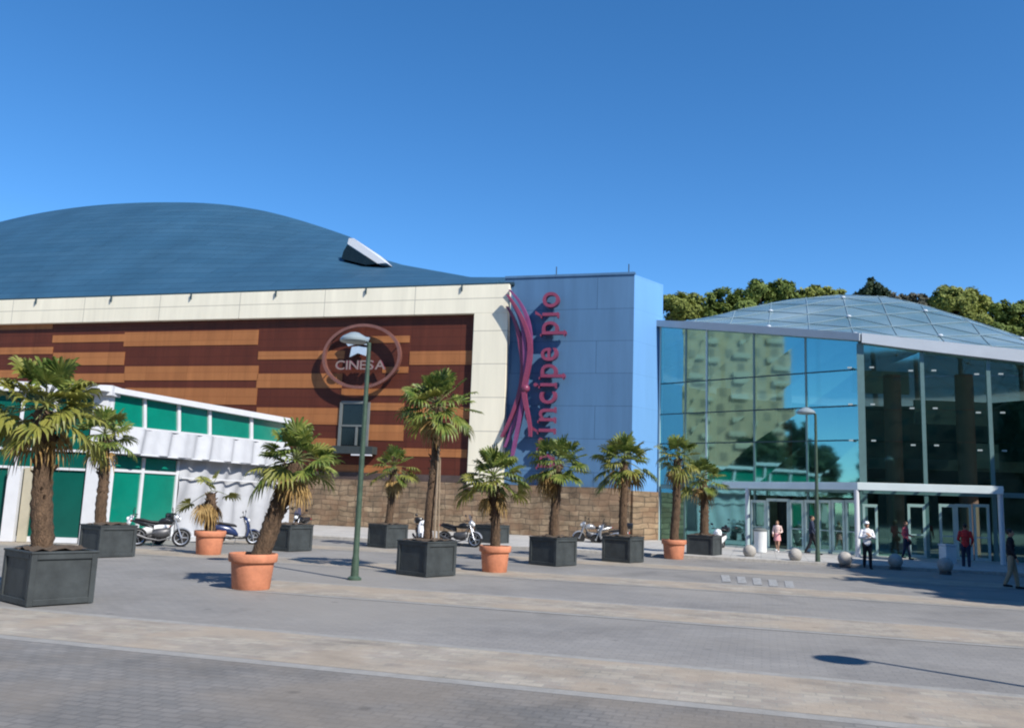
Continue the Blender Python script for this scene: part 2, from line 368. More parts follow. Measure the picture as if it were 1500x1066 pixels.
# ------------------------------------------------------------------ cinema building
A = plan(740, 50.0)
P0 = A - UD * 75
FC = Fac(P0, A + UD * 20)
cin = thing('cinema_building', 'large cinema block with ochre and maroon striped wall, cream frame and blue curved roof', 'building', (A.x, A.y, 0), TH)
uA = 75.0
uL = FC.uz(-260, 600)[0]
zTop = FC.uz(738, 416, .35)[1]
zStoneTop = FC.uz(640, 706, .2)[1]
uFR = FC.uz(742, 520, .35)[0]; uFL = FC.uz(690, 560, .35)[0]
zFB = FC.uz(690, 459, .35)[1]
uBR = FC.uz(927, 540, -.1)[0]
zBT = FC.uz(926, 402, -.1)[1]
# striped wall and its stripes
w = MB(); FC.rect(w, uL, uFL + .3, zStoneTop - .3, zFB + .3, -1.2, 0); w.build('striped_wall', M['maroon'], cin)
stripes = [(-60, 77, 474, 483), (-60, 77, 509, 519), (-60, 77, 542, 553), (77, 182, 490, 501), (77, 182, 516, 535), (77, 182, 547, 560),
  (182, 378, 485, 506), (182, 378, 536, 557), (182, 376, 568, 592), (182, 374, 618, 636), (378, 505, 514, 526), (376, 501, 547, 568), (375, 497, 597, 621), (375, 495, 641, 652),
  (541, 600, 492, 502), (560, 598, 537, 546), (500, 594, 569, 579), (538, 592, 590, 601), (538, 591, 622, 645), (480, 588, 681, 693),
  (600, 694, 514, 534), (592, 689, 596, 613), (590, 684, 657, 669)]
st = MB()
for x0, x1, y0, y1 in stripes: FC.prect(st, x0, x1, y0, y1, .002, .03)
st.build('ochre_stripes', M['orange'], cin)
# cream frame
cf = MB()
FC.rect(cf, uL, uFR, zFB, zTop, -1.2, .35); FC.rect(cf, uFL, uFR, zStoneTop - .2, zFB, -1.2, .35)
cf.build('cream_frame', M['cream'], cin, bevel=.02)
gu = MB(); FC.rect(gu, uL, uFR + .2, zTop + .002, zTop + .16, -.9, .12)
k = uL
while k < uFR: FC.rect(gu, k, k + .06, zTop - .35, zTop + .002, .35, .47); k += 6.2
gu.build('gutter', M['roofflash'], cin)
# stone plinth
so = MB(); us = FC.uz(455, 740)[0]
FC.rect(so, uL, uBR - .02, -.1, zStoneTop, -1.2, .18)
so.build('stone_plinth', M['stone'], cin)
cp = MB(); FC.rect(cp, uL, uFR - .1, zStoneTop + .002, zStoneTop + .42, -.6, .1); cp.build('plinth_coping', surf('dark_coping', (.07, .05, .045), .25, 2, .8), cin)
# upper window with ledge
wd = MB(); FC.prect(wd, 500, 537, 591, 652, .03, .06); win = wd.build('window', M['dark'], cin)
fr = MB()
for a in ((496, 500, 589, 654), (537, 540, 589, 654), (500, 537, 587, 591), (500, 537, 622, 624.5), (520, 523, 625, 652)): FC.prect(fr, *a, .03, .13)
fr.build('window_frame', M['greygreen'], win)
lg = MB(); FC.prect(lg, 486, 545, 653, 664, .03, .75); lg.build('window_ledge', M['darkframe'], win)
rl = MB(); FC.prect(rl, 514, 543, 665, 667, .6, .8); rl.build('ledge_lip', M['whitemetal'], win)
# blue corner block: front and angled right face
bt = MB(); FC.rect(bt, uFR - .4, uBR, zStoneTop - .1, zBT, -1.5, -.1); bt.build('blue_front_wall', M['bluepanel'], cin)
B1 = FC.pt(uBR, 0, -.1); B2 = plan(968, 50.3)
FB = Fac(B1, B2)
zB2 = FB.uz(966, 412)[1]
br_ = MB(); FB.slab(br_, [(.02, zStoneTop - .1), (FB.L, zStoneTop - .1), (FB.L, zBT), (.02, zBT)], -1.0, 0)
br_.build('blue_side_wall', M['bluesunlit'], cin)
se = MB(); FB.rect(se, .05, FB.L, -.1, zStoneTop - .102, -1.0, .12); se.build('stone_side_plinth', M['stone'], cin)
pr = MB(); FC.rect(pr, uFR - .4, uBR + .05, zBT + .002, zBT + .14, -1.6, -.05); pr.build('parapet_cap', M['bluepanel'], cin)
rod = MB()
for px in (815, 921): rod = MB(); u_ = FC.uz(px, 402, -.6)[0]; rod.tube([FC.pt(u_, zBT, -.6), FC.pt(u_, zBT + .75, -.6)], .03, 6); rod.build('lightning_rod', M['darkframe'], cin)
# body behind, flat roof deck
bd = MB(); FC.rect(bd, uL, uFR - .3, 0, zTop - 1.2, -30, -1.25); FC.rect(bd, uFR - .3, uBR - 1, 0, zBT - .8, -14, -1.55); bd.build('rear_block', M['bluepanel'], cin)
# curved roof
def interp(pts, x):
    for (a, ya), (b, yb) in zip(pts, pts[1:]):
        if x <= b: return ya + (yb - ya) * (x - a) / (b - a)
    return pts[-1][1]
def smoothcurve(pts, x):
    xs = [p[0] for p in pts]
    i = max(1, min(len(pts) - 3, next((k for k in range(len(pts) - 1) if x <= xs[k + 1]), len(pts) - 2)))
    p = pts[i - 1:i + 3]; r = 0
    for a in range(4):
        t = p[a][1]
        for b in range(4):
            if a != b: t *= (x - p[b][0]) / (p[a][0] - p[b][0])
        r += t
    return r
crest = [(-260, 420), (-120, 365), (0, 325), (70, 310), (150, 300), (250, 296.5), (330, 300), (400, 312), (460, 329), (516, 348)]
def roofpart(x0, x1, off, fn, name, n=40, rows=10, back=16):
    m = MB(); rs = []
    for i in range(n + 1):
        x = x0 + (x1 - x0) * i / n
        C = FC.at(x, fn(x), -(off(x) if callable(off) else off)); u_ = (C - FC.P).dot(FC.u); col = []
        E = FC.pt(u_, zTop + .12, -.7)
        for k in range(rows + 1):
            s = k / rows; p = E.lerp(C, s); p.z = E.z + (C.z - E.z) * s * (1.18 - .18 * s); col.append(p)
        for k in range(1, 5):
            s = k / 4; p = C + (-FC.n) * back * s; p.z = C.z - (C.z - 6) * s * s; col.append(p)
        rs.append(col)
    m.rings(rs, closed=False, cap=False)
    nn = len(rs[0])
    # end wall
    e = rs[-1]; lo = [V((p.x, p.y, zTop - 1)) for p in e]
    m.add(e + lo, [(i, i + 1, nn + i + 1, nn + i) for i in range(nn - 1)])
    return m.build(name, M['roof'], cin, smooth=.5)
crest2 = crest + [(540, 363), (566, 381), (590, 388), (640, 397), (690, 406), (746, 406), (760, 406)]
roofpart(-260, 745, lambda x: 20 if x < 480 else 20 - 15 * ((x - 480) / 265) ** .8, lambda x: interp(crest2, x) if x > 500 else smoothcurve(crest, x), 'curved_roof', n=90, rows=14)
# raised roof light at the right shoulder of the curved roof
FR2 = Fac(FC.pt(0, 0, -9.5), FC.pt(90, 0, -9.5))
sk = MB(); FR2.pslab(sk, [(511, 349), (518, 349), (566, 385), (553, 386), (509, 357)], -11, 0); skl = sk.build('roof_light', M['whitemetal'], cin)
sg = MB(); FR2.pslab(sg, [(509, 358), (552, 386), (536, 388), (500, 379), (503, 368)], -10.8, .06); sg.build('roof_light_glazing', M['dark'], skl)

# ------------------------------------------------------------------ signs on the cinema building
rs_ = thing('circular_sign', 'copper oval ring sign reading CINESA with pale emblem on the striped wall', 'sign', tuple(FC.at(530, 522, .4)), TH)
cx, cz = FC.uz(530, 522, .45); ax = FC.uz(586, 522, .45)[0] - cx; az = FC.uz(530, 477, .45)[1] - cz
rg = MB(); n = 64; rr = []
for k in range(n + 1):
    a = 2 * math.pi * k / n; c, s = math.cos(a), math.sin(a)
    rr.append([FC.pt(cx + c * (ax + dx), cz + s * (az + dx), d) for dx, d in ((-.09, .35), (.09, .35), (.09, .6), (-.09, .6))])
rg.rings(rr, cap=False); rg.build('ring', M['copper'], rs_, smooth=.6)
sb = MB()
for a in (25, 155, 205, 335): sb = MB(); sb.tube([FC.pt(cx + ax * math.cos(R(a)), cz + az * math.sin(R(a)), .03), FC.pt(cx + ax * math.cos(R(a)), cz + az * math.sin(R(a)), .4)], .04, 6); sb.build('bracket', M['darkframe'], rs_)
def line_text(txt, u0, z0, size, target, extr, vertical, off, mats, parent, gap=.09, name='letter'):
    gl = []
    x = 0
    for ch in txt:
        if ch == ' ': x += size * .26; continue
        vs, fs = glyph(ch, size, extr, size * .004 if vertical else .01)
        if vertical and ch in 'prinící':
            l0 = min(v.x for v in vs); h0 = max(v.x for v in vs); q = MB(); xh = size * .50; ft = -size * .205 if ch == 'p' else 0
            if ch != 'c':
                q.box((l0 + .075, ft + .035, 0), (.36, .07, extr * 1.98)); q.box((l0 - .04, xh - .04, 0), (.16, .07, extr * 1.98))
                if ch == 'n': q.box((h0 - .075, .035, 0), (.36, .07, extr * 1.98))
            n_ = len(vs); vs = vs + [V(p) for p in q.v]; fs = fs + [[k + n_ for k in f] for f in q.f]
        lo = min(v.x for v in vs); hi = max(v.x for v in vs)
        gl.append((x - lo, vs, fs)); x += hi - lo + size * gap
    sc = target / x
    for dx, vs, fs in gl:
        m = MB(); pts = []
        for v in vs:
            a = (v.x + dx) * sc; b = v.y * (1 if vertical else 1)
            pts.append(FC.pt(u0 - b, z0 + a, off + v.z) if vertical else FC.pt(u0 + a, z0 + b, off + v.z))
        m.v = pts
        for f in fs:
            cs = [vs[i].z for i in f]; m.f.append(f); m.mi.append(0 if min(cs) > extr * .9 else 1)
        m.build(name, mats, parent)
uc0, zc0 = FC.uz(491, 541, .5); uc1, _ = FC.uz(566, 541, .5)
line_text('CINESA', uc0, zc0 + .0, .78, uc1 - uc0, .06, False, .45, [M['signgrey'], M['pinkside']], rs_)
em = MB()
for a, o in (([(503, 497), (517, 491), (541, 494), (536, 505), (524, 503), (510, 507)], .5), ([(515, 508), (526, 507), (537, 509), (535, 521), (524, 517), (512, 523)], .42)):
    FC.pslab(em, a, o - .12, o)
em.build('emblem', M['emblem'], rs_)
ns = thing('name_sign', 'tall mauve raised letters reading príncipe pío upwards on the blue wall', 'sign', tuple(FC.at(805, 680, 0)), TH)
ub, zb = FC.uz(812, 688, .3); _, zt = FC.uz(816, 424, .3)
line_text('príncipe pío', ub, zb, 2.05, zt - zb, .17, True, .32, [M['pink'], M['pinkside']], ns, gap=.1)
fs_ = thing('facade_ribbon', 'mauve bundle of curved bands sweeping down the wall beside the raised letters', 'sculpture', tuple(FC.at(770, 660, 0)), TH)
strands = [[(747, 425), (764, 447), (775, 478), (776, 512), (772, 540), (769, 566), (757, 610), (740, 655)],
           [(744, 450), (757, 476), (764, 508), (767, 540), (764, 568), (752, 606), (736, 640)],
           [(750, 442), (766, 476), (771, 515), (771, 566), (763, 615), (752, 668)],
           [(746, 434), (768, 470), (779, 510), (775, 545), (770, 570), (774, 600), (779, 640)]]
for i, s in enumerate(strands):
    m = MB(); rr = []
    ys = [p[1] for p in s]; n = 26
    sp = [(p[1], p[0]) for p in s]
    for k in range(n + 1):
        y = ys[0] + (ys[-1] - ys[0]) * k / n; x = smoothcurve(sp, y); x2 = smoothcurve(sp, y + 1)
        u_, z_ = FC.uz(x, y, .45); wd_ = .075 + .06 * math.sin(math.pi * k / n)
        o_ = .28 + .12 * i
        rr.append([FC.pt(u_ - wd_, z_, o_), FC.pt(u_ + wd_, z_, o_), FC.pt(u_ + wd_, z_, o_ + .3), FC.pt(u_ - wd_, z_, o_ + .3)])
    m.rings(rr); m.build('curved_band', M['purple'] if i % 2 == 0 else M['pink'], fs_, smooth=.7)
kn = MB(); kn.ball(FC.at(770, 569, .8), .24); kn.build('knot', M['pink'], fs_, smooth=3.2)

# ------------------------------------------------------------------ glass hall
Q1 = plan(966, 49.9); Q2 = plan(1262, 42.0); Q3 = plan(1640, 38.6)
FL = Fac(Q1, Q2); FRt = Fac(Q2, Q3)
hall = thing('glass_hall', 'glass entrance hall with shallow translucent dome and white canopy over its doors', 'building', tuple(Q2))
def topL(x): return interp([(900, 471), (966, 479), (1040, 484), (1262, 500)], x)
def fasL(x): return interp([(900, 462), (966, 470), (1040, 473), (1262, 489)], x)
def topR(x): return interp([(1262, 503), (1354, 515), (1500, 532), (1640, 549)], x)
def fasR(x): return interp([(1262, 489), (1354, 499), (1500, 514), (1640, 530)], x)
def baseu(F, x): return F.uz(x, 640)[0]
ZB = .12
prng = random.Random(4)
def bays(F, xs, top, mat):
    for a, b in zip(xs, xs[1:]):
        u0 = F.uz(a, 640)[0] + .03; u1 = F.uz(b, 640)[0] - .03; z0 = F.uz(a, top(a))[1]; z1 = F.uz(b, top(b))[1]
        rows = [3.2] + [F.uz(1120 if F is FL else 1354, y)[1] for y in (647, 600, 551)] + [None]
        for lo, hi in zip(rows, rows[1:]):
            m = MB(); j = [prng.uniform(-.012, .012) for _ in range(4)]
            q = [(u0, lo + .02), (u1, lo + .02), (u1, hi - .02 if hi else z1), (u0, hi - .02 if hi else z0)]
            m.add([F.pt(u, z, d) for (u, z), d in zip(q, j)], [(0, 1, 2, 3)]); m.build('glass_panel', mat, hall)
xl = [966, 1004, 1035, 1105, 1182, 1261]; xr = [1263, 1354, 1452, 1556, 1640]
bays(FL, xl, topL, M['glassL']); bays(FRt, xr, topR, M['glassR'])
for F, xs, top, wdt, mt in ((FL, xl, topL, .05, M['mull']), (FRt, xr, topR, .085, M['mull'])):
    for i, x in enumerate(xs):
        u_ = F.uz(x, 640)[0]; z_ = F.uz(x, top(x))[1]; m = MB(); ww = wdt * (1.9 if x == 1263 else 1)
        if x == 1261: continue
        F.rect(m, u_ - ww, u_ + ww, ZB, z_, -.22, .03)
        mo = m.build('mullion', M['doorframe'] if x in (966, 1035) else mt, hall)
        if F is FRt:
            for yy in (543, 598, 652):
                zz = F.uz(1354, yy)[1] - (x - 1354) * .002
                for sg_ in (-1, 1):
                    q = MB(); q.box(F.pt(u_ + sg_ * .5, zz, .06), (.2, .08, .07), math.atan2(F.u.y, F.u.x)); q.build('glass_clamp', M['mullpale'], mo)
tl = MB()
for yy in (551, 600, 647):
    z_ = FL.uz(1120, yy)[1]; FL.rect(tl, 0, FL.L - .1, z_ - .03, z_ + .03, .004, .03)
tl.build('glazing_joint', M['joint'], hall)
for F, x0, x1, lo, hi, n in ((FL, 964, 1262, topL, fasL, 10), (FRt, 1262, 1640, topR, fasR, 10)):
    m = MB(); pts = []
    for k in range(n + 1): x = x0 + (x1 - x0) * k / n; pts.append(F.uz(x, hi(x)))
    for k in range(n, -1, -1): x = x0 + (x1 - x0) * k / n; pts.append(F.uz(x, lo(x)))
    F.slab(m, pts, -.6, .28); m.build('fascia', M['fasciashade'] if F is FL else M['fascia'], hall)
# dome
bound = []
for k in range(11): x = 964 + (1262 - 964) * k / 10; bound.append(FL.at(x, fasL(x) + 3, .1))
for k in range(1, 13): x = 1262 + (1640 - 1262) * k / 12; bound.append(FRt.at(x, fasR(x) + 3, .1))
ctr = V((21.5, 56.5, 0)); apex = depth(1262, 440, 56.5).z
far = [V((30.5, 41.5, 9.6)), V((35, 47, 9.8)), V((37, 56, 10)), V((34.5, 66, 10.3)), V((27, 72, 10.6)), V((18, 72.5, 11)), V((10.5, 67, 11.5)), V((7.6, 58, 12))]
loop = bound + far
# resample to equal steps
def resample(lp, n):
    L_ = [(lp[(i + 1) % len(lp)] - lp[i]).length for i in range(len(lp))]; T = sum(L_); out = []
    for k in range(n):
        d = T * k / n; i = 0
        while d > L_[i]: d -= L_[i]; i += 1
        out.append(lp[i].lerp(lp[(i + 1) % len(lp)], d / L_[i]))
    return out
NT, NS = 96, 16
lp = resample(loop, NT)
def dpt(t, s):
    i = int(math.floor(t)) % NT; fr_ = t - math.floor(t); b = lp[i].lerp(lp[(i + 1) % NT], fr_)
    p = V((ctr.x + (b.x - ctr.x) * s, ctr.y + (b.y - ctr.y) * s, 0)); p.z = apex + (b.z - apex) * (.3 * s * s + .7 * s * s * (3 - 2 * s)); return p
dm = MB()
rr = [[dpt(t, 1 - .97 * k / NS) for t in range(NT)] for k in range(NS + 1)]
dm.rings(rr, cap=False); dm.add(rr[-1], [list(range(NT))])
mdome, nt, b = nodes('frosted_dome_glass'); L = nt.links.new
tc = N(nt, 'ShaderNodeTexCoord'); nz = N(nt, 'ShaderNodeTexNoise', i_Scale=.22, i_Detail=4.0); L(tc.outputs['Object'], nz.inputs['Vector'])
rp = N(nt, 'ShaderNodeValToRGB'); rp.color_ramp.elements[0].color = (.10, .18, .21, 1); rp.color_ramp.elements[1].color = (.25, .34, .37, 1)
rp.color_ramp.elements[0].position = .35; rp.color_ramp.elements[1].position = .68
L(nz.outputs['Fac'], rp.inputs[0]); L(rp.outputs[0], b.inputs['Base Color']); b.inputs['Roughness'].default_value = .22; b.inputs['Specular IOR Level'].default_value = .8; b.inputs['Alpha'].default_value = .93
dome = dm.build('dome', mdome, hall, smooth=3.2)
rb = MB(); ndl = []
pol = sorted((math.atan2(p.y - ctr.y, p.x - ctr.x), math.hypot(p.x - ctr.x, p.y - ctr.y), p.z) for p in lp)
def zdome(x, y):
    a = math.atan2(y - ctr.y, x - ctr.x); d = math.hypot(x - ctr.x, y - ctr.y)
    q = pol + [(pol[0][0] + 2 * math.pi, pol[0][1], pol[0][2])]
    if a < pol[0][0]: a += 2 * math.pi
    for (a0, r0, z0), (a1, r1, z1) in zip(q, q[1:]):
        if a0 <= a <= a1:
            f = (a - a0) / max(1e-6, a1 - a0); rr_ = r0 + (r1 - r0) * f; zz_ = z0 + (z1 - z0) * f; s = d / rr_
            return None if s > .985 else apex + (zz_ - apex) * (.3 * s * s + .7 * s * s * (3 - 2 * s))
    return None
for fam in (12, 72, 132):
    dx, dy = math.cos(R(fam)), math.sin(R(fam))
    for k in range(-9, 10):
        run = []
        for j in range(-44, 45):
            x = ctr.x - dy * k * 2.1 + dx * j * .45; y = ctr.y + dx * k * 2.1 + dy * j * .45; z = zdome(x, y)
            if z is not None: run.append(V((x, y, z + .03)))
        if len(run) > 2: rb.tube(run, .02, 5)
for k in range(-4, 5):
    for j in range(-3, 2):
        if (k + j) % 2: continue
        dx, dy = math.cos(R(12)), math.sin(R(12)); x = ctr.x - dy * j * 4.2 + dx * k * 2.42; y = ctr.y + dx * j * 4.2 + dy * k * 2.42; z = zdome(x, y)
        if z is not None: ndl.append(V((x, y, z + .06)))
rbo = rb.build('dome_ribs', surf('pale_rib', (.25, .34, .37), .1, 2, .4), dome)
for p in ndl: nd = MB(); nd.ball(p, (.15, .15, .08), 8, 5); nd.build('dome_glint', M['fascia'], dome, smooth=3.2)  # pale balls set on the lattice to give the dome its glints
# interior and rear
iw = MB()
inset = [V((ctr.x + (p.x - ctr.x) * .93, ctr.y + (p.y - ctr.y) * .93, 0)) for p in far]
inset = [V((32.5, 41.5, 0))] + inset[1:]
zf = [9.5] + [p.z - .1 for p in far[1:]]
inset = [V((p.x, p.y, z)) for p, z in zip(inset, zf)]; flat = [V((p.x, p.y, 0)) for p in inset]
for a, b_ in zip(inset, inset[1:]):
    q_ = [V((a.x, a.y, 0)), V((b_.x, b_.y, 0)), b_, a]; iw.prism(q_, [x + V((ctr.x - x.x, ctr.y - x.y, 0)) * .02 for x in q_])
iw.build('rear_wall', M['inner'], hall)
fl = MB(); fl.prism([FL.pt(.2, .16, -.3), FRt.pt(0, .16, -.4), FRt.pt(FRt.L, .16, -.3)] + [p + V((0, 0, .16)) for p in flat], [FL.pt(.2, .1, -.3), FRt.pt(0, .1, -.4), FRt.pt(FRt.L, .1, -.3)] + [p + V((0, 0, .1)) for p in flat])
fl.build('hall_floor', M['innerfloor'], hall)
gal = MB(); gq = [V((11, 57, 0)), V((22, 50, 0)), V((34, 49, 0)), V((35, 58, 0)), V((30, 66, 0)), V((14, 66, 0))]
gal.prism([p + V((0, 0, 5.2)) for p in gq], [p + V((0, 0, 4.6)) for p in gq])
gal.build('gallery_slab', surf('gallery_green', (.06, .10, .09), .2, .5, .6), hall)
for px, Y in ((1312, 47), (1420, 46), (1150, 52), (1060, 55)):
    p = plan(px, Y); m = MB(); m.tube([p, p + V((0, 0, 9.5))], .45, 14); m.build('interior_column', M['innercol'], hall, smooth=.7)
for px, py, Y, w_ in ((1395, 605, 48, 4.2), (1440, 668, 47, 1.6), (1290, 560, 50, 3.2)):
    p = depth(px, py, Y); m = MB(); m.box(p, (w_, .2, 1.3)); m.build('hanging_panel', surf('grey_green_panel', (.10, .17, .15), .2, .6, .6), hall)
# shopfront under the canopy: doors
def door(F, x0, x1, ytop, mat, frame=.055, open_=False):
    u0 = F.uz(x0, 770)[0]; u1 = F.uz(x1, 770)[0]; z1 = F.uz((x0 + x1) / 2, ytop)[1]
    m = MB()
    F.rect(m, u0, u0 + frame * 2, ZB, z1, -.1, .05); F.rect(m, u1 - frame * 2, u1, ZB, z1, -.1, .05); F.rect(m, u0 + frame * 2, u1 - frame * 2, z1 - .14, z1, -.1, .05)
    if not open_:
        F.rect(m, u0 + frame * 2, u1 - frame * 2, ZB, ZB + .12, -.1, .05); F.rect(m, u0 + frame * 2, u1 - frame * 2, ZB + 1.0, ZB + 1.05, -.04, .04)
    d = m.build('door', M['doorframe'], hall)
    if not open_:
        q = MB(); q.add([F.pt(u0 + .1, ZB + .12, -.03), F.pt(u1 - .1, ZB + .12, -.03), F.pt(u1 - .1, z1 - .14, -.03), F.pt(u0 + .1, z1 - .14, -.03)], [(0, 1, 2, 3)])
        q.build('door_glass', mat, d)
for x0, x1 in ((1100, 1123), (1157, 1178), (1179, 1198), (1199, 1218), (1219, 1238), (1239, 1261)): door(FL, x0, x1, 732, M['glassR'])
door(FL, 1123.5, 1156.5, 730, None, open_=True)
for x0, x1 in ((1264, 1286), (1330, 1356), (1376, 1400), (1400, 1424), (1426, 1450)): door(FRt, x0, x1, 738, M['glassR'])
for F, a, b_ in ((FL, 968, 1030), (FL, 1031, 1098), (FRt, 1287, 1329), (FRt, 1357, 1375), (FRt, 1452, 1555)):
    m = MB(); u0 = F.uz(a, 760)[0]; u1 = F.uz(b_, 760)[0]
    m.add([F.pt(u0, ZB, -.02), F.pt(u1, ZB, -.02), F.pt(u1, 3.2, -.02), F.pt(u0, 3.2, -.02)], [(0, 1, 2, 3)]); m.build('shopfront_glass', M['glassL'] if F is FL else M['glassR'], hall)
tr = MB()
for F in (FL, FRt): F.rect(tr, .1, F.L - .1, 2.98, 3.2, -.15, .06)
tr.build('transom_beam', M['mull'], hall)
tg = MB(); u0 = FL.uz(1100, 740)[0]; u1 = FL.uz(1260, 740)[0]; tg.add([FL.pt(u0, 2.75, -.02), FL.pt(u1, 2.75, -.02), FL.pt(u1, 2.98, -.02), FL.pt(u0, 2.98, -.02)], [(0, 1, 2, 3)])
tg.build('transom_glass', M['glassL'], hall)
# canopy: white edge beam on columns, glass roof
C1 = plan(1058, 46.3); C2 = plan(1257, 39.3); C3 = plan(1472, 37.4)
zc = 3.06
cn = MB()
for a, b_ in ((C1, C2), (C2, C3)):
    F = Fac(a, b_); F.rect(cn, 0, F.L - .0, zc, zc + .34, -.2, 0 if a is C1 else -.004)
cno = cn.build('canopy', surf('white_canopy_band', (.74, .82, .80), .06, 1.2, .3), hall, bevel=.015)
pn = MB()
for F, G, n in ((Fac(C1, C2), FL, 7), (Fac(C2, C3), FRt, 6)):
    for k in range(n + 1):
        a = F.pt(F.L * k / n, zc + .2, -.26); x_ = a - G.P; uu = x_.dot(G.u); b_ = G.pt(max(.1, min(G.L, uu)), zc + .2, .05)
        pn.tube([a, b_], .07, 6)
pn.build('canopy_rib', M['doorframe'], cno)
gl_ = MB()
gl_.add([C1 + V((0, 0, zc + .36)), C2 + V((0, 0, zc + .36)), FL.pt(FL.L - .1, zc + .36, .2), FL.pt(FL.uz(1058, 700)[0], zc + .36, .2)], [(0, 1, 2, 3)])
gl_.add([C2 + V((0, 0, zc + .36)), C3 + V((0, 0, zc + .36)), FRt.pt(FRt.uz(1472, 700)[0], zc + .36, .2), FRt.pt(.1, zc + .36, .2)], [(0, 1, 2, 3)])
gl_.build('canopy_glass', glassmat('canopy_glass', (.12, .18, .18), (.55, .70, .66)), cno)
for p in (plan(1096, 44.8), C2, plan(1469, 37.5)):
    m = MB(); m.tube([p + V((0, .13, 0)), p + V((0, .13, zc))], .11, 14); m.build('canopy_column', M['whitemetal'], hall, smooth=.7)

# ------------------------------------------------------------------ white and teal pavilion
K = plan(143, 31.0); KE = plan(424, 43.0); KL = plan(-260, 30.4)
FP = Fac(K, KE); FQ = Fac(KL, K)
pav = thing('pavilion', 'low white pavilion with teal panels and a sloping white roof edge', 'building', tuple(K))
def ln(a, b): return lambda x: a[1] + (b[1] - a[1]) * (x - a[0]) / (b[0] - a[0])
rT = ln((140, 562), (428, 613)); rB = ln((140, 570), (428, 621)); pB = ln((161, 621), (420, 648)); aB = ln((157, 662), (410, 683))
def zz(F, x, y, o=0): return F.uz(x, y, o)
fa = MB(); FP.pslab(fa, [(143, rT(143)), (428, rT(428)), (428, rB(428)), (143, rB(143))], -.5, .3)
zr = FQ.uz(60, 561)[1]; FQ.rect(fa, 0, FQ.L + .28, zr - .35, zr, -.5, .3); fa.build('roof_edge', M['whitemetal'], pav)
Kr = zz(FP, 143, rB(143))[1]; Er = zz(FP, 424, rB(424))[1]
pbm = MB()
back = V((-17, 14, 0))
c0, c1, c2, c3 = K, KE, V((-34, 47, 0)), KL
ins = lambda p: p + ((K + KE + KL + V((-34, 47, 0))) / 4 - p) * .035
zt4 = [Kr - .05, Er - .05, Er - .05, Kr - .05]
pts = [ins(p) for p in (c0, c1, c2, c3)]
pbm.prism([p + V((0, 0, z - .3)) for p, z in zip(pts, zt4)], [p.copy() for p in pts])
pbm.build('inner_wall', M['whitewall'], pav)
rfm = MB(); rfm.prism([p + V((0, 0, z + .25)) for p, z in zip(pts, zt4)], [p + V((0, 0, z - .05)) for p, z in zip(pts, zt4)]); rfm.build('roof', M['whitemetal'], pav)
dv = [163, 213, 263, 308, 369, 421]
for a, b_ in zip(dv, dv[1:]):
    m = MB(); FP.pslab(m, [(a + 2, pB(a)), (b_ - 2, pB(b_)), (b_ - 2, rB(b_)), (a + 2, rB(a))], -.1, .03); m.build('teal_panel', M['teal'], pav)
dm_ = MB()
for x in dv: FP.pslab(dm_, [(x - 2, pB(x)), (x + 2, pB(x)), (x + 2, rB(x) - 1), (x - 2, rB(x) - 1)], -.1, .1)
FP.pslab(dm_, [(158, pB(158) + 3), (424, pB(424) + 3), (424, pB(424)), (158, pB(158))], -.1, .14); dm_.build('panel_frame', M['whitemetal'], pav)
# folded canvas band
cv = MB(); rr = []; n = 110
for i in range(n + 1):
    x = 160 + (420 - 160) * i / n; u0, z1 = zz(FP, x, pB(x) + 3); _, z0 = zz(FP, x, aB(x)); col = []
    for k in range(9):
        s = k / 8; ph = u0 * 4.6 + s * 2.6; fold = .5 + .5 * math.sin(ph) + .3 * math.sin(ph * 1.7 + 1)
        col.append(FP.pt(u0, z1 + (z0 - z1) * s, .10 + s * .34 + fold * .17))
    rr.append(col)
cv.rings(rr, closed=False, cap=False); cv.build('canvas_band', M['canvas'], pav, smooth=3.2)
rl_ = MB()
for i in range(12):
    x = 157 + (412 - 157) * i / 12; x2 = 157 + (412 - 157) * (i + 1) / 12
    rl_.tube([FP.at(x, aB(x), .5), FP.at(x2, aB(x2), .5)], .035, 6)
rl_.build('canvas_rail', M['whitemetal'], pav)
zP = lambda x: zz(FP, x, 666 + (x - 160) * .09)[1]
for a, b_ in ((161, 203), (205, 254)):
    m = MB(); u0 = zz(FP, a, 720)[0]; u1 = zz(FP, b_, 720)[0]; FP.rect(m, u0, u1, .25, zP(a), -.1, .03); m.build('teal_panel', M['teal'], pav)
m = MB()
for x in (159, 204, 255): u0 = zz(FP, x, 720)[0]; FP.rect(m, u0 - .07, u0 + .07, .02, zP(x), -.1, .09)
u0 = zz(FP, 158, 720)[0]; u1 = zz(FP, 256, 720)[0]
zq = zz(FP, 200, 690)[1]; FP.rect(m, u0, u1, zq - .05, zq + .05, .032, .08)
u1 = zz(FP, 420, 720)[0]
zq2 = zz(FP, 330, 703)[1]; FP.rect(m, zz(FP, 256, 720)[0], u1, zq2 - .03, zq2 + .03, .2, .26)
m.build('panel_frame', M['whitemetal'], pav)
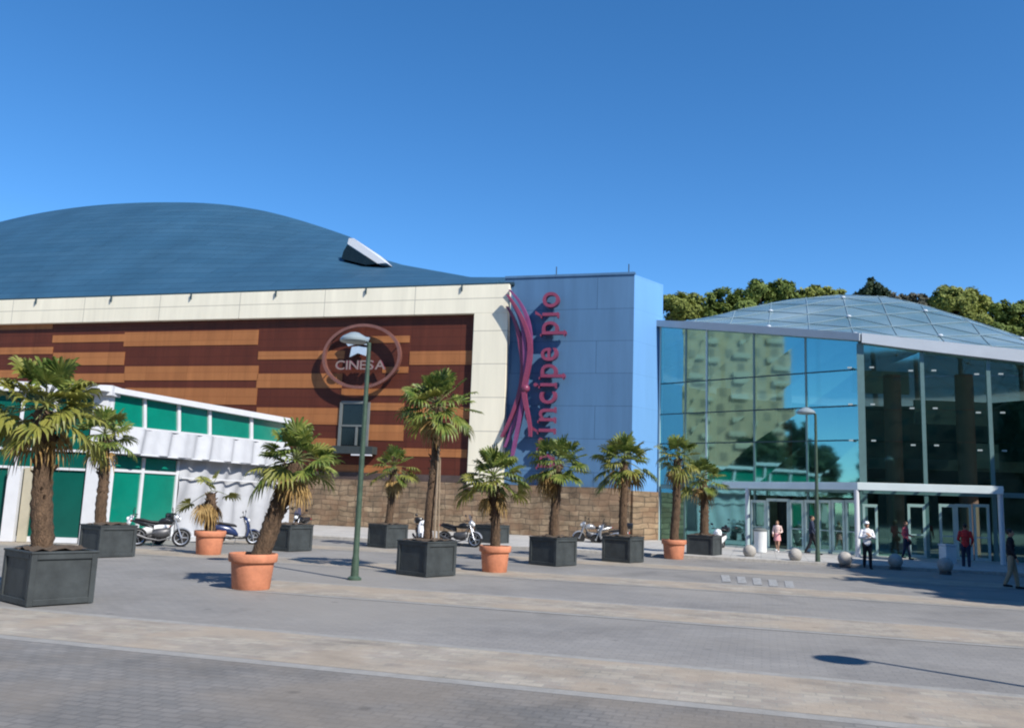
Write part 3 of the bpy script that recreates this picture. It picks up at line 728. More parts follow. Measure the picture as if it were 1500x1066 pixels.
# rippled white wall
rp_ = MB(); rr = []; n = 150; ua = zz(FP, 257, 720)[0]; ub_ = zz(FP, 421, 720)[0]
for i in range(n + 1):
    u_ = ua + (ub_ - ua) * i / n; col = []
    for k in range(15):
        z_ = .02 + (zP(330) + .1 - .02) * k / 14
        ph = u_ * 5.2 - z_ * 1.1 + 1.2 * noise.noise(V((u_ * .5, z_ * .4, 2))); fl2 = .5 + .5 * math.sin(ph)
        col.append(FP.pt(u_, z_, .04 + .13 * fl2 + .16 * noise.noise(V((u_ * .7 + z_ * .5, z_ * .6, 3.1)))))
    rr.append(col)
rp_.rings(rr, closed=False, cap=False); rp_.build('rippled_wall', M['canvas'], pav, smooth=3.2)
sp_ = MB(); FP.rect(sp_, zz(FP, 248, 760)[0], zz(FP, 330, 760)[0], 0, .16, .1, 1.0); FP.rect(sp_, zz(FP, 254, 760)[0], zz(FP, 326, 760)[0], .16, .32, .1, .6); sp_.build('entrance_step', M['whitewall'], pav)
# corner pillar and the shaded left front
cpz = MB(); cpz.box(K + V((-.12, .12, (Kr - .05) / 2)), (.52, .52, Kr - .05)); cpz.build('corner_pillar', M['whitemetal'], pav)
lf = MB(); xs = [-200, -60, 24, 118]
zl1 = FQ.uz(80, 659)[1]; zl2 = FQ.uz(80, 686)[1]
FQ.rect(lf, .1, FQ.L - .45, .2, zr - .4, -.02, 0); lf.build('front_glazing', surf('teal_front_shade', (.004, .085, .065), .2, .5, .14), pav)  # darker teal than the side panels, shade put into its colour
ff = MB()
for z_ in (zl1, zl2): FQ.rect(ff, .1, FQ.L - .45, z_ - .04, z_ + .04, .002, .07)
FQ.rect(ff, .1, FQ.L - .45, .02, .2, .002, .1)
for x in (-120, -40, 30, 78): u_ = FQ.uz(x, 640)[0]; FQ.rect(ff, u_ - .06, u_ + .06, .2, zr - .4, .071, .1)
ff.build('glazing_frame', M['whitemetal'], pav)
wp = MB(); ua = FQ.uz(12, 740)[0]; FQ.rect(wp, ua, ua + .42, .02, zl2, .101, .3); wp.build('white_post', M['whitemetal'], pav)
wp = MB(); FQ.rect(wp, ua + .5, ua + .8, .02, zl2, .101, .2); wp.build('cream_post', surf('cream_post', (.42, .38, .28), .1, 2, .6), pav)
nb = thing('notice_board', 'grey notice board in a dark frame standing by the white pavilion end', 'notice board', tuple(ground(392, 782)))
p = ground(392, 782); rzb = R(8)
m = MB(); m.box(p + V((0, 0, .98)), (.92, .05, 1.3), rzb); m.build('board', M['boardface'], nb)
m = MB(); rot = Matrix.Rotation(rzb, 3, 'Z')
for dx in (-.5, .5): m.box(p + rot @ V((dx, 0, .85)), (.08, .09, 1.7), rzb)
for dz in (.3, 1.67): m.box(p + V((0, 0, dz)), (.92, .09, .08), rzb)
m.build('frame', M['darkframe'], nb)

# ------------------------------------------------------------------ planters, pots and palms
BIS = V((-.1, .995, 0)).normalized(); PRZ = math.atan2(BIS.y, BIS.x) - R(45)
def make_planter():
    t = thing('planter_box', '', 'planter', (0, 0, 0), 0, 'square planters on the plaza'); S = 1.13; H = .9
    m = MB(); m.box((0, 0, H / 2 + .0), (S - .06, S - .06, H - .02))
    for a in range(4):
        q = Matrix.Rotation(a * math.pi / 2, 3, 'Z')
        m.box(q @ V((S / 2 - .05, S / 2 - .05, H / 2)), (.1, .1, H - .025), 0)
        for z in (.07, H - .07): m.box(q @ V((0, S / 2 - .03, z)), (S - .2, .06, .1) if a % 2 == 0 else (.06, S - .2, .1), 0)
    m.build('body', M['planter'], t, bevel=.008)
    m = MB(); m.box((0, 0, H - .005), (S + .03, S + .03, .035)); m.build('rim', M['planter'], t, bevel=.008)
    m = MB(); n = 9; rr = [[V(((i / (n - 1) - .5) * (S - .12), (j / (n - 1) - .5) * (S - .12), H + .02 + .05 * noise.noise(V((i, j, 1.5))) + .05 * (1 - ((i - 4) ** 2 + (j - 4) ** 2) / 32))) for i in range(n)] for j in range(n)]
    m.rings(rr, closed=False, cap=False); m.build('soil', M['soil'], t, smooth=3.2)
    return t
def make_pot():
    t = thing('terracotta_pot', '', 'plant pot', (0, 0, 0), 0, 'round terracotta pots on the plaza')
    m = MB(); m.lathe((0, 0, 0), [(.05, .0), (.36, 0), (.375, .02), (.42, .5), (.425, .56), (.47, .57), (.485, .6), (.49, .72), (.475, .745), (.44, .745), (.43, .7), (.42, .64), (.05, .63)], 40); m.build('pot_body', M['terra'], t, smooth=.6)
    m = MB(); m.lathe((0, 0, 0), [(.428, .66), (.3, .69), (.1, .71), (.02, .712)], 28); m.build('soil', M['soil'], t, smooth=3.2)
    return t
planters = [('big dark planter box at the left edge, nearest of all and holding a palm', 38, 890), ('dark planter box beside the scooters by the white pavilion', 141, 817), ('dark planter box behind the leaning palm, with a motorcycle parked behind', 418, 808),
  ('dark planter box with a small palm in front of the stone plinth', 566, 803), ('dark planter box holding the tallest staked palm', 624, 846), ('dark planter box half hidden behind the terracotta pot near the parked motorcycles', 722, 800),
  ('dark planter box holding the palm with brown drooping fronds under the raised letters', 815, 830), ('dark planter box holding the palm in front of the blue corner', 920, 825), ('dark planter box at the right end, beside the small terracotta pot', 1041, 818)]
proto = make_planter(); PC = []
for i, (lb, px, py) in enumerate(planters):
    o = proto if i == 0 else copy_tree(proto)
    c = ground(px, py) + BIS * (1.13 * .7071); PC.append(c); o.location = (c.x, c.y, 0); o.rotation_euler.z = PRZ + R((0, 3, 8, -2, 0, 4, -1, 5, 7)[i]); o['label'] = lb
pots = [('terracotta pot holding the leaning palm', 367, 865), ('terracotta pot holding the withered yellow palm by the pavilion', 305, 813), ('bright terracotta pot between the tall staked palm and the raised letters', 724, 839), ('terracotta pot at the right, beside a dark planter box near the glass hall', 987, 819)]
pp = make_pot(); TC = []
for i, (lb, px, py) in enumerate(pots):
    o = pp if i == 0 else copy_tree(pp); f = ground(px, py); d = V((f.x, f.y, 0)).normalized(); c = f + d * .38; TC.append(c)
    o.location = (c.x, c.y, 0); o.rotation_euler.z = i * 1.1; o['label'] = lb; s = (1.05, 1, .95, 1)[i]; o.scale = (s, s, 1)

def fan(mb, base, d, L_, rad, rng, spread=115, nseg=15, droop=.25, fold=.25, width=1.0):
    """one palmate leaf: a petiole and a fan of pointed segments"""
    d = d.normalized(); side = d.cross(V((0, 0, 1)))
    if side.length < .05: side = V((math.cos(rng.random() * 6.3), math.sin(rng.random() * 6.3), 0))
    side.normalize(); side = (Matrix.Rotation(rng.uniform(-.6, .6), 3, d) @ side).normalized()
    nrm = side.cross(d).normalized()
    hub = base + d * L_ - V((0, 0, 1)) * L_ * .12
    mb.cur = 1
    mid = base.lerp(hub, .5) + V((0, 0, .03)); w = .011
    mb.tube([base, mid, hub], [w * 1.3, w, w * .8], 4)
    mb.cur = 0
    for k in range(nseg):
        a = R(-spread + 2 * spread * k / (nseg - 1)) + rng.uniform(-.05, .05)
        v = d * math.cos(a) + side * math.sin(a) + nrm * fold * abs(math.sin(a)) * .8
        v.normalize(); r = rad * (1 - .28 * (abs(a) / R(spread)) ** 2) * rng.uniform(.88, 1.08)
        lat = v.cross(nrm)
        if lat.length < .05: lat = side.copy()
        lat.normalize(); hw = rad * .072 * width
        p1 = hub + v * r * .5 - V((0, 0, 1)) * droop * r * .10
        p2 = hub + v * r * .82 - V((0, 0, 1)) * droop * r * .34
        p3 = hub + v * r * .97 - V((0, 0, 1)) * droop * r * .75
        up = nrm * hw * .35
        mb.add([hub, p1 - lat * hw + up, p1 - up * .4, p1 + lat * hw + up, p2 - lat * hw * .75 + up, p2, p2 + lat * hw * .75 + up, p3],
               [(0, 2, 1), (0, 3, 2), (1, 2, 5, 4), (2, 3, 6, 5), (4, 5, 7), (5, 6, 7)])
def palm(label, basep, top, rad, seed, nleaf=34, ndead=8, trunk=.15, yel=.15, deadside=None, minel=-35, stake=False, lowr=1.0):
    rng = random.Random(seed); t = thing('fan_palm', label, 'palm', tuple(basep), 0, 'potted fan palms on the plaza')
    base = V(basep); top = V(top)
    # trunk with ragged fibre steps
    m = MB(); n = 26; sides = 14; rs = []
    for k in range(n + 1):
        s = k / n; c = base.lerp(top, s); c = c + V((.03 * math.sin(s * 5 + seed), 0, 0)) * math.sin(math.pi * s)
        r = trunk * (1.12 - .25 * s + .22 * max(0, s - .75) * 4 * .6) * (1.07 if k % 2 else .95)
        rs.append([c + V((math.cos(2 * math.pi * q / sides), math.sin(2 * math.pi * q / sides), 0)) * r * (1 + .16 * noise.noise(V((q * 1.3, k * .8, seed)))) for q in range(sides)])
    m.rings(rs)
    for k in range(46):                                   # cut leaf bases
        s = rng.uniform(.25, 1) ** .7; a = rng.random() * 6.283; c = base.lerp(top, s); r = trunk * (1.0 + .2 * (s - .5))
        o = V((math.cos(a), math.sin(a), 0)); m.tube([c + o * r * .8, c + o * (r + .05) + V((0, 0, .07))], [.03, .012], 4)
    m.build('trunk', M['trunk'], t, smooth=.9)
    g_ = MB(); y_ = MB(); d_ = MB()
    head = top + V((0, 0, .05))
    nleaf = int(nleaf * .82)
    for i in range(nleaf):
        f = (i + .5) / nleaf; el = R(82 - (82 - minel) * f ** .85 + rng.uniform(-9, 9)); az_ = i * 2.39996 + rng.uniform(-.3, .3)
        d = V((math.cos(az_) * math.cos(el), math.sin(az_) * math.cos(el), math.sin(el)))
        Lp = rad * rng.uniform(.42, .74) * (.85 + .3 * f); fr_ = rad * rng.uniform(.42, .56)
        tgt = y_ if (rng.random() < yel * (f * 2)) else g_
        fan(tgt, head + V((0, 0, .12 * (1 - f))), d, Lp, fr_, rng, droop=.2 + 1.1 * f * rng.random(), spread=rng.uniform(85, 125), fold=rng.uniform(.05, .5), nseg=rng.choice((13, 15, 17)))
    for i in range(ndead):
        az_ = (deadside if deadside is not None else rng.random() * 6.283) + rng.gauss(0, .7 if deadside is not None else 0)
        el = R(rng.uniform(-78, -42)) if deadside is None else R(rng.uniform(-75, -5))
        d = V((math.cos(az_) * math.cos(el), math.sin(az_) * math.cos(el), math.sin(el)))
        fan(d_, head - V((0, 0, .1)), d, rad * rng.uniform(.3, .5), rad * rng.uniform(.34, .5) * lowr, rng, droop=1.1, spread=80, nseg=11, width=.8)
    if g_.v: g_.build('green_fronds', [M['frond'], M['petiole']], t)
    if y_.v: y_.build('yellowing_fronds', [M['frondy'], M['petiole']], t)
    if d_.v: d_.build('dead_fronds', [M['dead'], M['stake']], t)
    if stake:
        for k, (dx, dy) in enumerate(((.28, .1), (.2, -.22))):
            m = MB(); b_ = base + V((dx, dy, 0)); m.tube([b_, base.lerp(top, .62 + .08 * k) + V((dx * .55, dy * .4, 0))], .028, 6); m.build('support_stake', M['stake'], t)
    return t
def on(i, z=.9): return PC[i] + V((0, 0, z))
def ont(i): return TC[i] + V((0, 0, .68))
def tp(px, py, c): return depth(px, py, c.y)
palm('largest palm with a shaggy yellow skirt, in the planter box at the left edge', tp(62, 812, PC[0]), tp(66, 602, PC[0]), 1.08, 3, 48, 6, .17, .75, lowr=1.0)
palm('medium palm behind the largest one, beside the white pillar of the pavilion', tp(147, 775, PC[1]), tp(153, 640, PC[1]), 1.0, 5, 30, 5, .15, .15)
palm('leaning palm growing askew from a terracotta pot', tp(380, 815, TC[0]), tp(434, 678, TC[0]), .9, 8, 42, 9, .19, .2)
palm('stunted withered palm with yellow drooping leaves in a terracotta pot', ont(1), tp(309, 722, TC[1]), .9, 11, 7, 17, .15, 9, lowr=1.05)
palm('short palm with a yellow skirt in front of the stone plinth', on(3), tp(577, 687, PC[3]), 1.0, 13, 30, 9, .14, .35)
palm('tallest slender palm supported by stakes, before the striped wall', on(4), tp(642, 596, PC[4]), 1.12, 17, 40, 5, .115, .15, stake=True)
palm('bushy palm with a pale yellow heart in the bright terracotta pot', ont(2), tp(723, 703, TC[2]), 1.02, 19, 42, 7, .13, .4)
palm('palm with a mass of brown dead fronds on its left side', on(6), tp(817, 683, PC[6]), 1.08, 23, 34, 16, .14, .2, deadside=math.pi)
palm('neat green palm standing in front of the blue corner', on(7), tp(914, 677, PC[7]), 1.12, 29, 38, 5, .14, .18, minel=-45)
palm('narrow upright palm in the terracotta pot by the glass hall', ont(3), tp(993, 672, TC[3]), 1.0, 31, 30, 8, .16, .3)
palm('low palm in the rightmost planter box before the glass hall', on(8), tp(1030, 703, PC[8]), 1.0, 37, 32, 7, .17, .3)

# ------------------------------------------------------------------ street lamps
def lamp(label, p, H, az_):
    t = thing('street_lamp', label, 'street lamp', (p.x, p.y, 0), az_, 'green street lamps')
    q = lambda x, y, z: ROOTM[t.name] @ V((x, y, z))
    m = MB(); m.lathe(q(0, 0, 0), [(.02, 0), (.17, 0), (.17, .05), (.1, .1), (.09, .5), (.075, .58), (.068, 2.2), (.05, H), (.01, H + .01)], 14); m.build('post', M['lampgreen'], t, smooth=.6)
    m = MB(); m.tube([q(0, 0, H - .05), q(-.12, 0, H + .06), q(-.3, 0, H + .1)], .03, 8); m.build('arm', M['lampgreen'], t, smooth=.7)
    m = MB(); m.lathe(q(-.38, 0, H + .02), [(.03, .24), (.12, .22), (.3, .12), (.36, .05), (.36, .0), (.3, -.03), (.02, -.05)][::-1], 22); m.build('lamp_head', M['lamphead'], t, smooth=.6)
    return t
pl = ground(519, 849); Hl = depth(541, 502, pl.y).z
lamp('tall green street lamp rising in front of the striped wall and copper ring', pl, Hl, 0)
p2 = ground(1198, 827); lamp('green street lamp standing between the concrete balls before the glass doors', p2, Hl, 0)
SUN = V((.68, -.73, 0)).normalized(); ELEV = R(42)
blob = ground(1245, 967); p3 = blob + SUN * (Hl / math.tan(ELEV)); lamp('green street lamp beyond the right edge, casting its shadow on the paving', V((p3.x + .3, p3.y, 0)), Hl, 0)

# ------------------------------------------------------------------ ball bollards and bins
balls = [('concrete ball bollard beside the white cylinder bin', 1098, 819), ('concrete ball bollard in front of the open doorway', 1165, 825), ('concrete ball bollard beside the person in white', 1238, 831), ('concrete ball bollard at the edge of the dark shadow', 1312, 834), ('concrete ball bollard inside the dark shadow at the right', 1385, 841)]
bo = thing('ball_bollard', '', 'bollard', (0, 0, 0), 0, 'concrete ball bollards')
m = MB(); m.ball((0, 0, .33), .265, 28, 18); m.build('ball', M['conc'], bo, smooth=3.2)
m = MB(); m.lathe((0, 0, 0), [(.02, 0), (.2, 0), (.19, .1), (.14, .14), (.02, .14)], 20); m.build('foot', surf('dark_foot', (.08, .075, .07), .2, 8, .9), bo, smooth=.6)
for i, (lb, px, py) in enumerate(balls):
    o = bo if i == 0 else copy_tree(bo); p = ground(px, py); o.location = (p.x, p.y, 0); o['label'] = lb; o.rotation_euler.z = i * .9
p = ground(1114, 813); b1 = thing('litter_bin', 'white cylinder litter bin beside the doorway', 'bin', (p.x, p.y, .12))
p = V((p.x, p.y, .12))
m = MB(); m.lathe(p, [(.02, 0), (.24, 0), (.27, .03), (.29, .92), (.3, .95), (.02, .95)], 24); m.build('bin_body', M['binwhite'], b1, smooth=.6)
m = MB(); m.lathe(p, [(.31, .952), (.31, 1.02), (.2, 1.08), (.16, 1.06), (.15, 1.0), (.15, .953)], 24); m.build('bin_lid', M['greygreen'], b1, smooth=.6)
p = ground(1389, 829); b2 = thing('litter_bin', 'pale square litter bin standing in the shadow near the red shirt', 'bin', (p.x, p.y, 0))
m = MB(); m.box(p + V((0, 0, .42)), (.5, .45, .82), .2); m.build('bin_body', M['binwhite'], b2, bevel=.02)
m = MB(); m.box(p + V((0, 0, .87)), (.54, .49, .07), .2); m.build('bin_lid', M['whitemetal'], b2, bevel=.015)

# ------------------------------------------------------------------ scooters and motorcycles
def loft(m, secs, n=14, e=.75):
    rs = []
    for (x, z, wy, hz) in secs:
        r = []
        for k in range(n):
            a = 2 * math.pi * k / n; c, s = math.cos(a), math.sin(a)
            r.append(V((x, wy * math.copysign(abs(c) ** e, c), z + hz * math.copysign(abs(s) ** e, s))))
        rs.append(r)
    m.rings(rs)
YR = Matrix.Rotation(math.pi / 2, 3, 'X')
def wheel(t, x, r, w, front):
    m = MB(); m.lathe((x, 0, r), [(r - .075, -w * .42), (r - .03, -w * .5), (r - .004, -w * .25), (r, 0), (r - .004, w * .25), (r - .03, w * .5), (r - .075, w * .42), (r - .085, 0)], 26, YR); wh = m.build('wheel', M['rubber'], t, smooth=.7)
    m = MB(); m.lathe((x, 0, r), [(r - .07, -w * .4), (r - .07, w * .4), (r - .1, w * .36), (r - .1, -w * .36)], 24, YR)
    for k in range(5):
        a = 2 * math.pi * k / 5; m.tube([(x, 0, r), (x + (r - .08) * math.cos(a), 0, r + (r - .08) * math.sin(a))], [.028, .02], 5)
    m.lathe((x, 0, r), [(.01, -.06), (.05, -.06), (.05, .06), (.01, .06)], 10, YR); m.build('rim', M['alu'], wh)
def mirrors(t, x, z, sp):
    for s in (-1, 1):
        m = MB(); m.tube([(x, s * sp * .6, z), (x + .02, s * (sp + .02), z + .16)], .008, 5); m.ball((x, s * (sp + .04), z + .19), (.02, .075, .05), 10, 6); m.build('mirror', M['plblack'], t, smooth=.8)
def make_scooter():
    t = thing('scooter', '', 'scooter', (0, 0, 0))
    for x, fr_ in ((.64, 1), (-.62, 0)): wheel(t, x, .27, .12, fr_)
    m = MB(); loft(m, [(-.98, .66, .03, .03), (-.9, .64, .12, .08), (-.6, .6, .17, .14), (-.25, .52, .18, .17), (-.02, .42, .16, .14), (.08, .36, .13, .05)]); body = m.build('body', M['plwhite'], t, smooth=.8)
    m = MB(); loft(m, [(-.1, .27, .15, .05), (.2, .25, .16, .05), (.42, .28, .15, .06), (.46, .32, .1, .05)]); m.build('footboard', M['plblack'], t, smooth=.8)
    m = MB(); rs = []
    for x, z, w_, d_ in ((.42, .3, .14, .05), (.48, .5, .2, .06), (.46, .72, .22, .06), (.38, .9, .19, .07), (.33, 1.0, .13, .07), (.3, 1.04, .06, .04)):
        rs.append([V((x + d_ * math.cos(a) - .35 * w_ * abs(math.sin(a)), w_ * math.sin(a), z)) for a in [2 * math.pi * k / 14 for k in range(14)]])
    m.rings(rs); m.build('front_shield', M['plwhite'], t, smooth=.8)
    m = MB(); rs = []
    for k in range(9):
        a = R(20 + 140 * k / 8); c = V((.64 + .31 * math.cos(a), 0, .27 + .31 * math.sin(a))); q = V((.66 + .29 * math.cos(a), 0, .27 + .29 * math.sin(a)))
        rs.append([c + V((0, -.03, .01)), c + V((0, .03, .01)), q + V((0, .085, -.02)), q + V((0, -.085, -.02))])
    m.rings(rs); m.build('front_mudguard', M['plwhite'], t, smooth=.8)
    m = MB()
    for s in (-1, 1): m.tube([(.64, s * .085, .27), (.5, s * .08, .62)], .02, 6)
    m.build('fork', M['alu'], t)
    m = MB(); loft(m, [(-.86, .79, .1, .035), (-.6, .78, .15, .05), (-.3, .74, .16, .055), (-.05, .70, .13, .05), (.02, .67, .08, .03)]); m.build('seat', M['seat'], t, smooth=.8)
    m = MB(); m.tube([(.2, -.36, 1.02), (.28, -.2, 1.05), (.32, 0, 1.03), (.28, .2, 1.05), (.2, .36, 1.02)], .017, 6)
    for s in (-1, 1): m.tube([(.2, s * .36, 1.02), (.17, s * .25, 1.03)], .024, 6)
    m.build('handlebar', M['plblack'], t)
    mirrors(t, .27, 1.04, .3)
    m = MB(); m.ball((.45, 0, .9), (.06, .11, .07), 12, 8); m.build('headlight', M['lens'], t, smooth=3.2)
    m = MB(); m.ball((-.97, 0, .66), (.04, .09, .04), 10, 6); m.build('tail_light', M['taillens'], t, smooth=3.2)
    m = MB(); loft(m, [(-.62, .34, .05, .09), (-.2, .28, .12, .1), (.02, .28, .1, .07)]); m.tube([(-.3, -.16, .26), (-.6, -.18, .3), (-.92, -.18, .38)], [.03, .055, .05], 8); m.build('engine', M['engine'], t, smooth=.8)
    m = MB(); loft(m, [(-1.16, 1.0, .12, .1), (-1.13, 1.0, .18, .14), (-.82, 1.0, .18, .14), (-.78, 1.0, .12, .1)], e=.5); m.build('top_box', M['plblack'], t, smooth=.8)
    m = MB(); m.tube([(-.9, -.08, .76), (-1.0, -.08, .86)], .015, 5); m.tube([(-.9, .08, .76), (-1.0, .08, .86)], .015, 5); m.build('luggage_rack', M['alu'], t)
    m = MB(); m.tube([(.02, -.06, .28), (-.06, -.2, .02)], .014, 5); m.build('side_stand', M['engine'], t)
    return t
def make_moto():
    t = thing('motorcycle', '', 'motorcycle', (0, 0, 0))
    for x, fr_ in ((.72, 1), (-.7, 0)): wheel(t, x, .315, .13 if fr_ else .16, fr_)
    m = MB(); loft(m, [(-.08, .82, .1, .06), (.02, .86, .15, .11), (.2, .88, .17, .13), (.36, .86, .13, .1), (.44, .82, .07, .06)]); m.build('fuel_tank', M['plblack'], t, smooth=.8)
    m = MB(); loft(m, [(-.85, .92, .07, .03), (-.6, .9, .13, .05), (-.3, .83, .14, .05), (-.06, .82, .11, .05)]); m.build('seat', M['seat'], t, smooth=.8)
    m = MB(); loft(m, [(-.98, .88, .03, .02), (-.8, .83, .1, .06), (-.5, .76, .13, .09), (-.2, .7, .13, .08)]); m.build('tail_fairing', M['plblack'], t, smooth=.8)
    m = MB(); loft(m, [(-.25, .45, .1, .12), (-.1, .44, .16, .17), (.12, .45, .17, .18), (.3, .5, .13, .16), (.36, .5, .08, .1)]); m.tube([(.3, -.1, .5), (.36, -.13, .3), (0, -.17, .2), (-.4, -.18, .26), (-.85, -.2, .42)], [.025, .025, .03, .05, .055], 8); m.build('engine', M['engine'], t, smooth=.8)
    m = MB()
    for s in (-1, 1):
        m.tube([(.45, s * .07, .85), (.3, s * .12, .62), (-.05, s * .13, .5), (-.28, s * .12, .42)], .026, 6); m.tube([(-.28, s * .11, .42), (-.7, s * .11, .315)], .03, 6); m.tube([(-.2, s * .12, .6), (-.5, s * .11, .78), (-.85, s * .06, .86)], .018, 6)
    m.build('frame', M['engine'], t)
    m = MB()
    for s in (-1, 1): m.tube([(.72, s * .1, .315), (.5, s * .1, .86), (.45, s * .1, .98)], [.03, .026, .024], 8)
    m.build('fork', M['alu'], t, smooth=.8)
    m = MB(); rs = []
    for k in range(9):
        a = R(15 + 130 * k / 8); c = V((.72 + .35 * math.cos(a), 0, .315 + .35 * math.sin(a))); q = V((.72 + .325 * math.cos(a), 0, .315 + .325 * math.sin(a)))
        rs.append([c + V((0, -.03, .0)), c + V((0, .03, .0)), q + V((0, .085, -.02)), q + V((0, -.085, -.02))])
    m.rings(rs); m.build('front_mudguard', M['plwhite'], t, smooth=.8)
    m = MB(); loft(m, [(.42, .98, .13, .1), (.52, .99, .14, .14), (.6, .96, .11, .11), (.64, .94, .06, .06)]); m.build('front_fairing', M['plwhite'], t, smooth=.8)
    m = MB(); m.ball((.62, 0, .95), (.05, .09, .08), 12, 8); m.build('headlight', M['lens'], t, smooth=3.2)
    m = MB(); m.tube([(.3, -.38, 1.08), (.4, -.2, 1.08), (.44, 0, 1.03), (.4, .2, 1.08), (.3, .38, 1.08)], .016, 6); m.build('handlebar', M['plblack'], t)
    mirrors(t, .36, 1.1, .3)
    rs = [[V((.5 - .12 * s, w_ * c, 1.06 + .3 * s)) for c in (-1, -.5, 0, .5, 1)] for s, w_ in ((0, .16), (.5, .15), (1, .09))]
    m = MB(); m.rings(rs, closed=False, cap=False); m.build('windscreen', glassmat('screen_glass', (.2, .22, .24), (.5, .52, .55)), t)
    m = MB(); m.ball((-.97, 0, .86), (.03, .08, .035), 10, 6); m.build('tail_light', M['taillens'], t, smooth=3.2)
    m = MB(); m.tube([(-.1, -.1, .3), (-.2, -.25, .02)], .014, 5); m.build('side_stand', M['engine'], t)
    return t
def recolour(o, names, mat):
    for c in kids(o):
        if c.name.split('.')[0] in names:
            for s in c.material_slots: s.link = 'OBJECT'; s.material = mat
sc0 = make_scooter(); mo0 = make_moto()
BODY = {'body', 'front_shield', 'front_mudguard', 'fuel_tank', 'tail_fairing', 'front_fairing'}
bikes = [(sc0, 'white scooter with black top box, parked nearest the teal panels', 204, 797, 200, None, None),
         (mo0, 'black and silver motorcycle beside the white scooter by the pavilion', 232, 800, 20, 'plsilver', 'pair'),
         (sc0, 'dark blue scooter parked beside the withered palm pot', 344, 797, 25, 'plblue', None),
         (mo0, 'dark motorcycle mostly hidden behind the planter box by the leaning palm', 437, 789, 260, 'plblack', None),
         (sc0, 'black scooter with white front seen over the tall palm planter', 614, 797, 285, 'plblack', 'half'),
         (mo0, 'black motorcycle with white front parked near the bright terracotta pot', 672, 800, -20, None, None),
         (mo0, 'silver motorcycle behind the planter box in front of the blue corner', 868, 797, 190, 'plsilver', None),
         (sc0, 'silver scooter behind the planter box in front of the blue corner', 892, 799, 170, 'plsilver', None),
         (sc0, 'pale scooter parked behind the rightmost planter box', 1052, 806, 240, 'plwhite', None)]
seen = set()
for proto_, lb, px, py, rz, colr, mode in bikes:
    o = proto_ if proto_.name not in seen else copy_tree(proto_); seen.add(proto_.name)
    p = ground(px, py); o.location = (p.x, p.y, 0); o.rotation_euler = (R(-5), 0, R(rz)); o['label'] = lb; o['group'] = 'motorcycles and scooters parked behind the planters'
    if colr:
        if mode == 'half': recolour(o, {'body'}, M[colr])
        elif mode == 'pair': recolour(o, {'front_fairing', 'front_mudguard'}, M[colr])
        elif mode: recolour(o, {mode}, M[colr])
        else: recolour(o, BODY, M[colr])

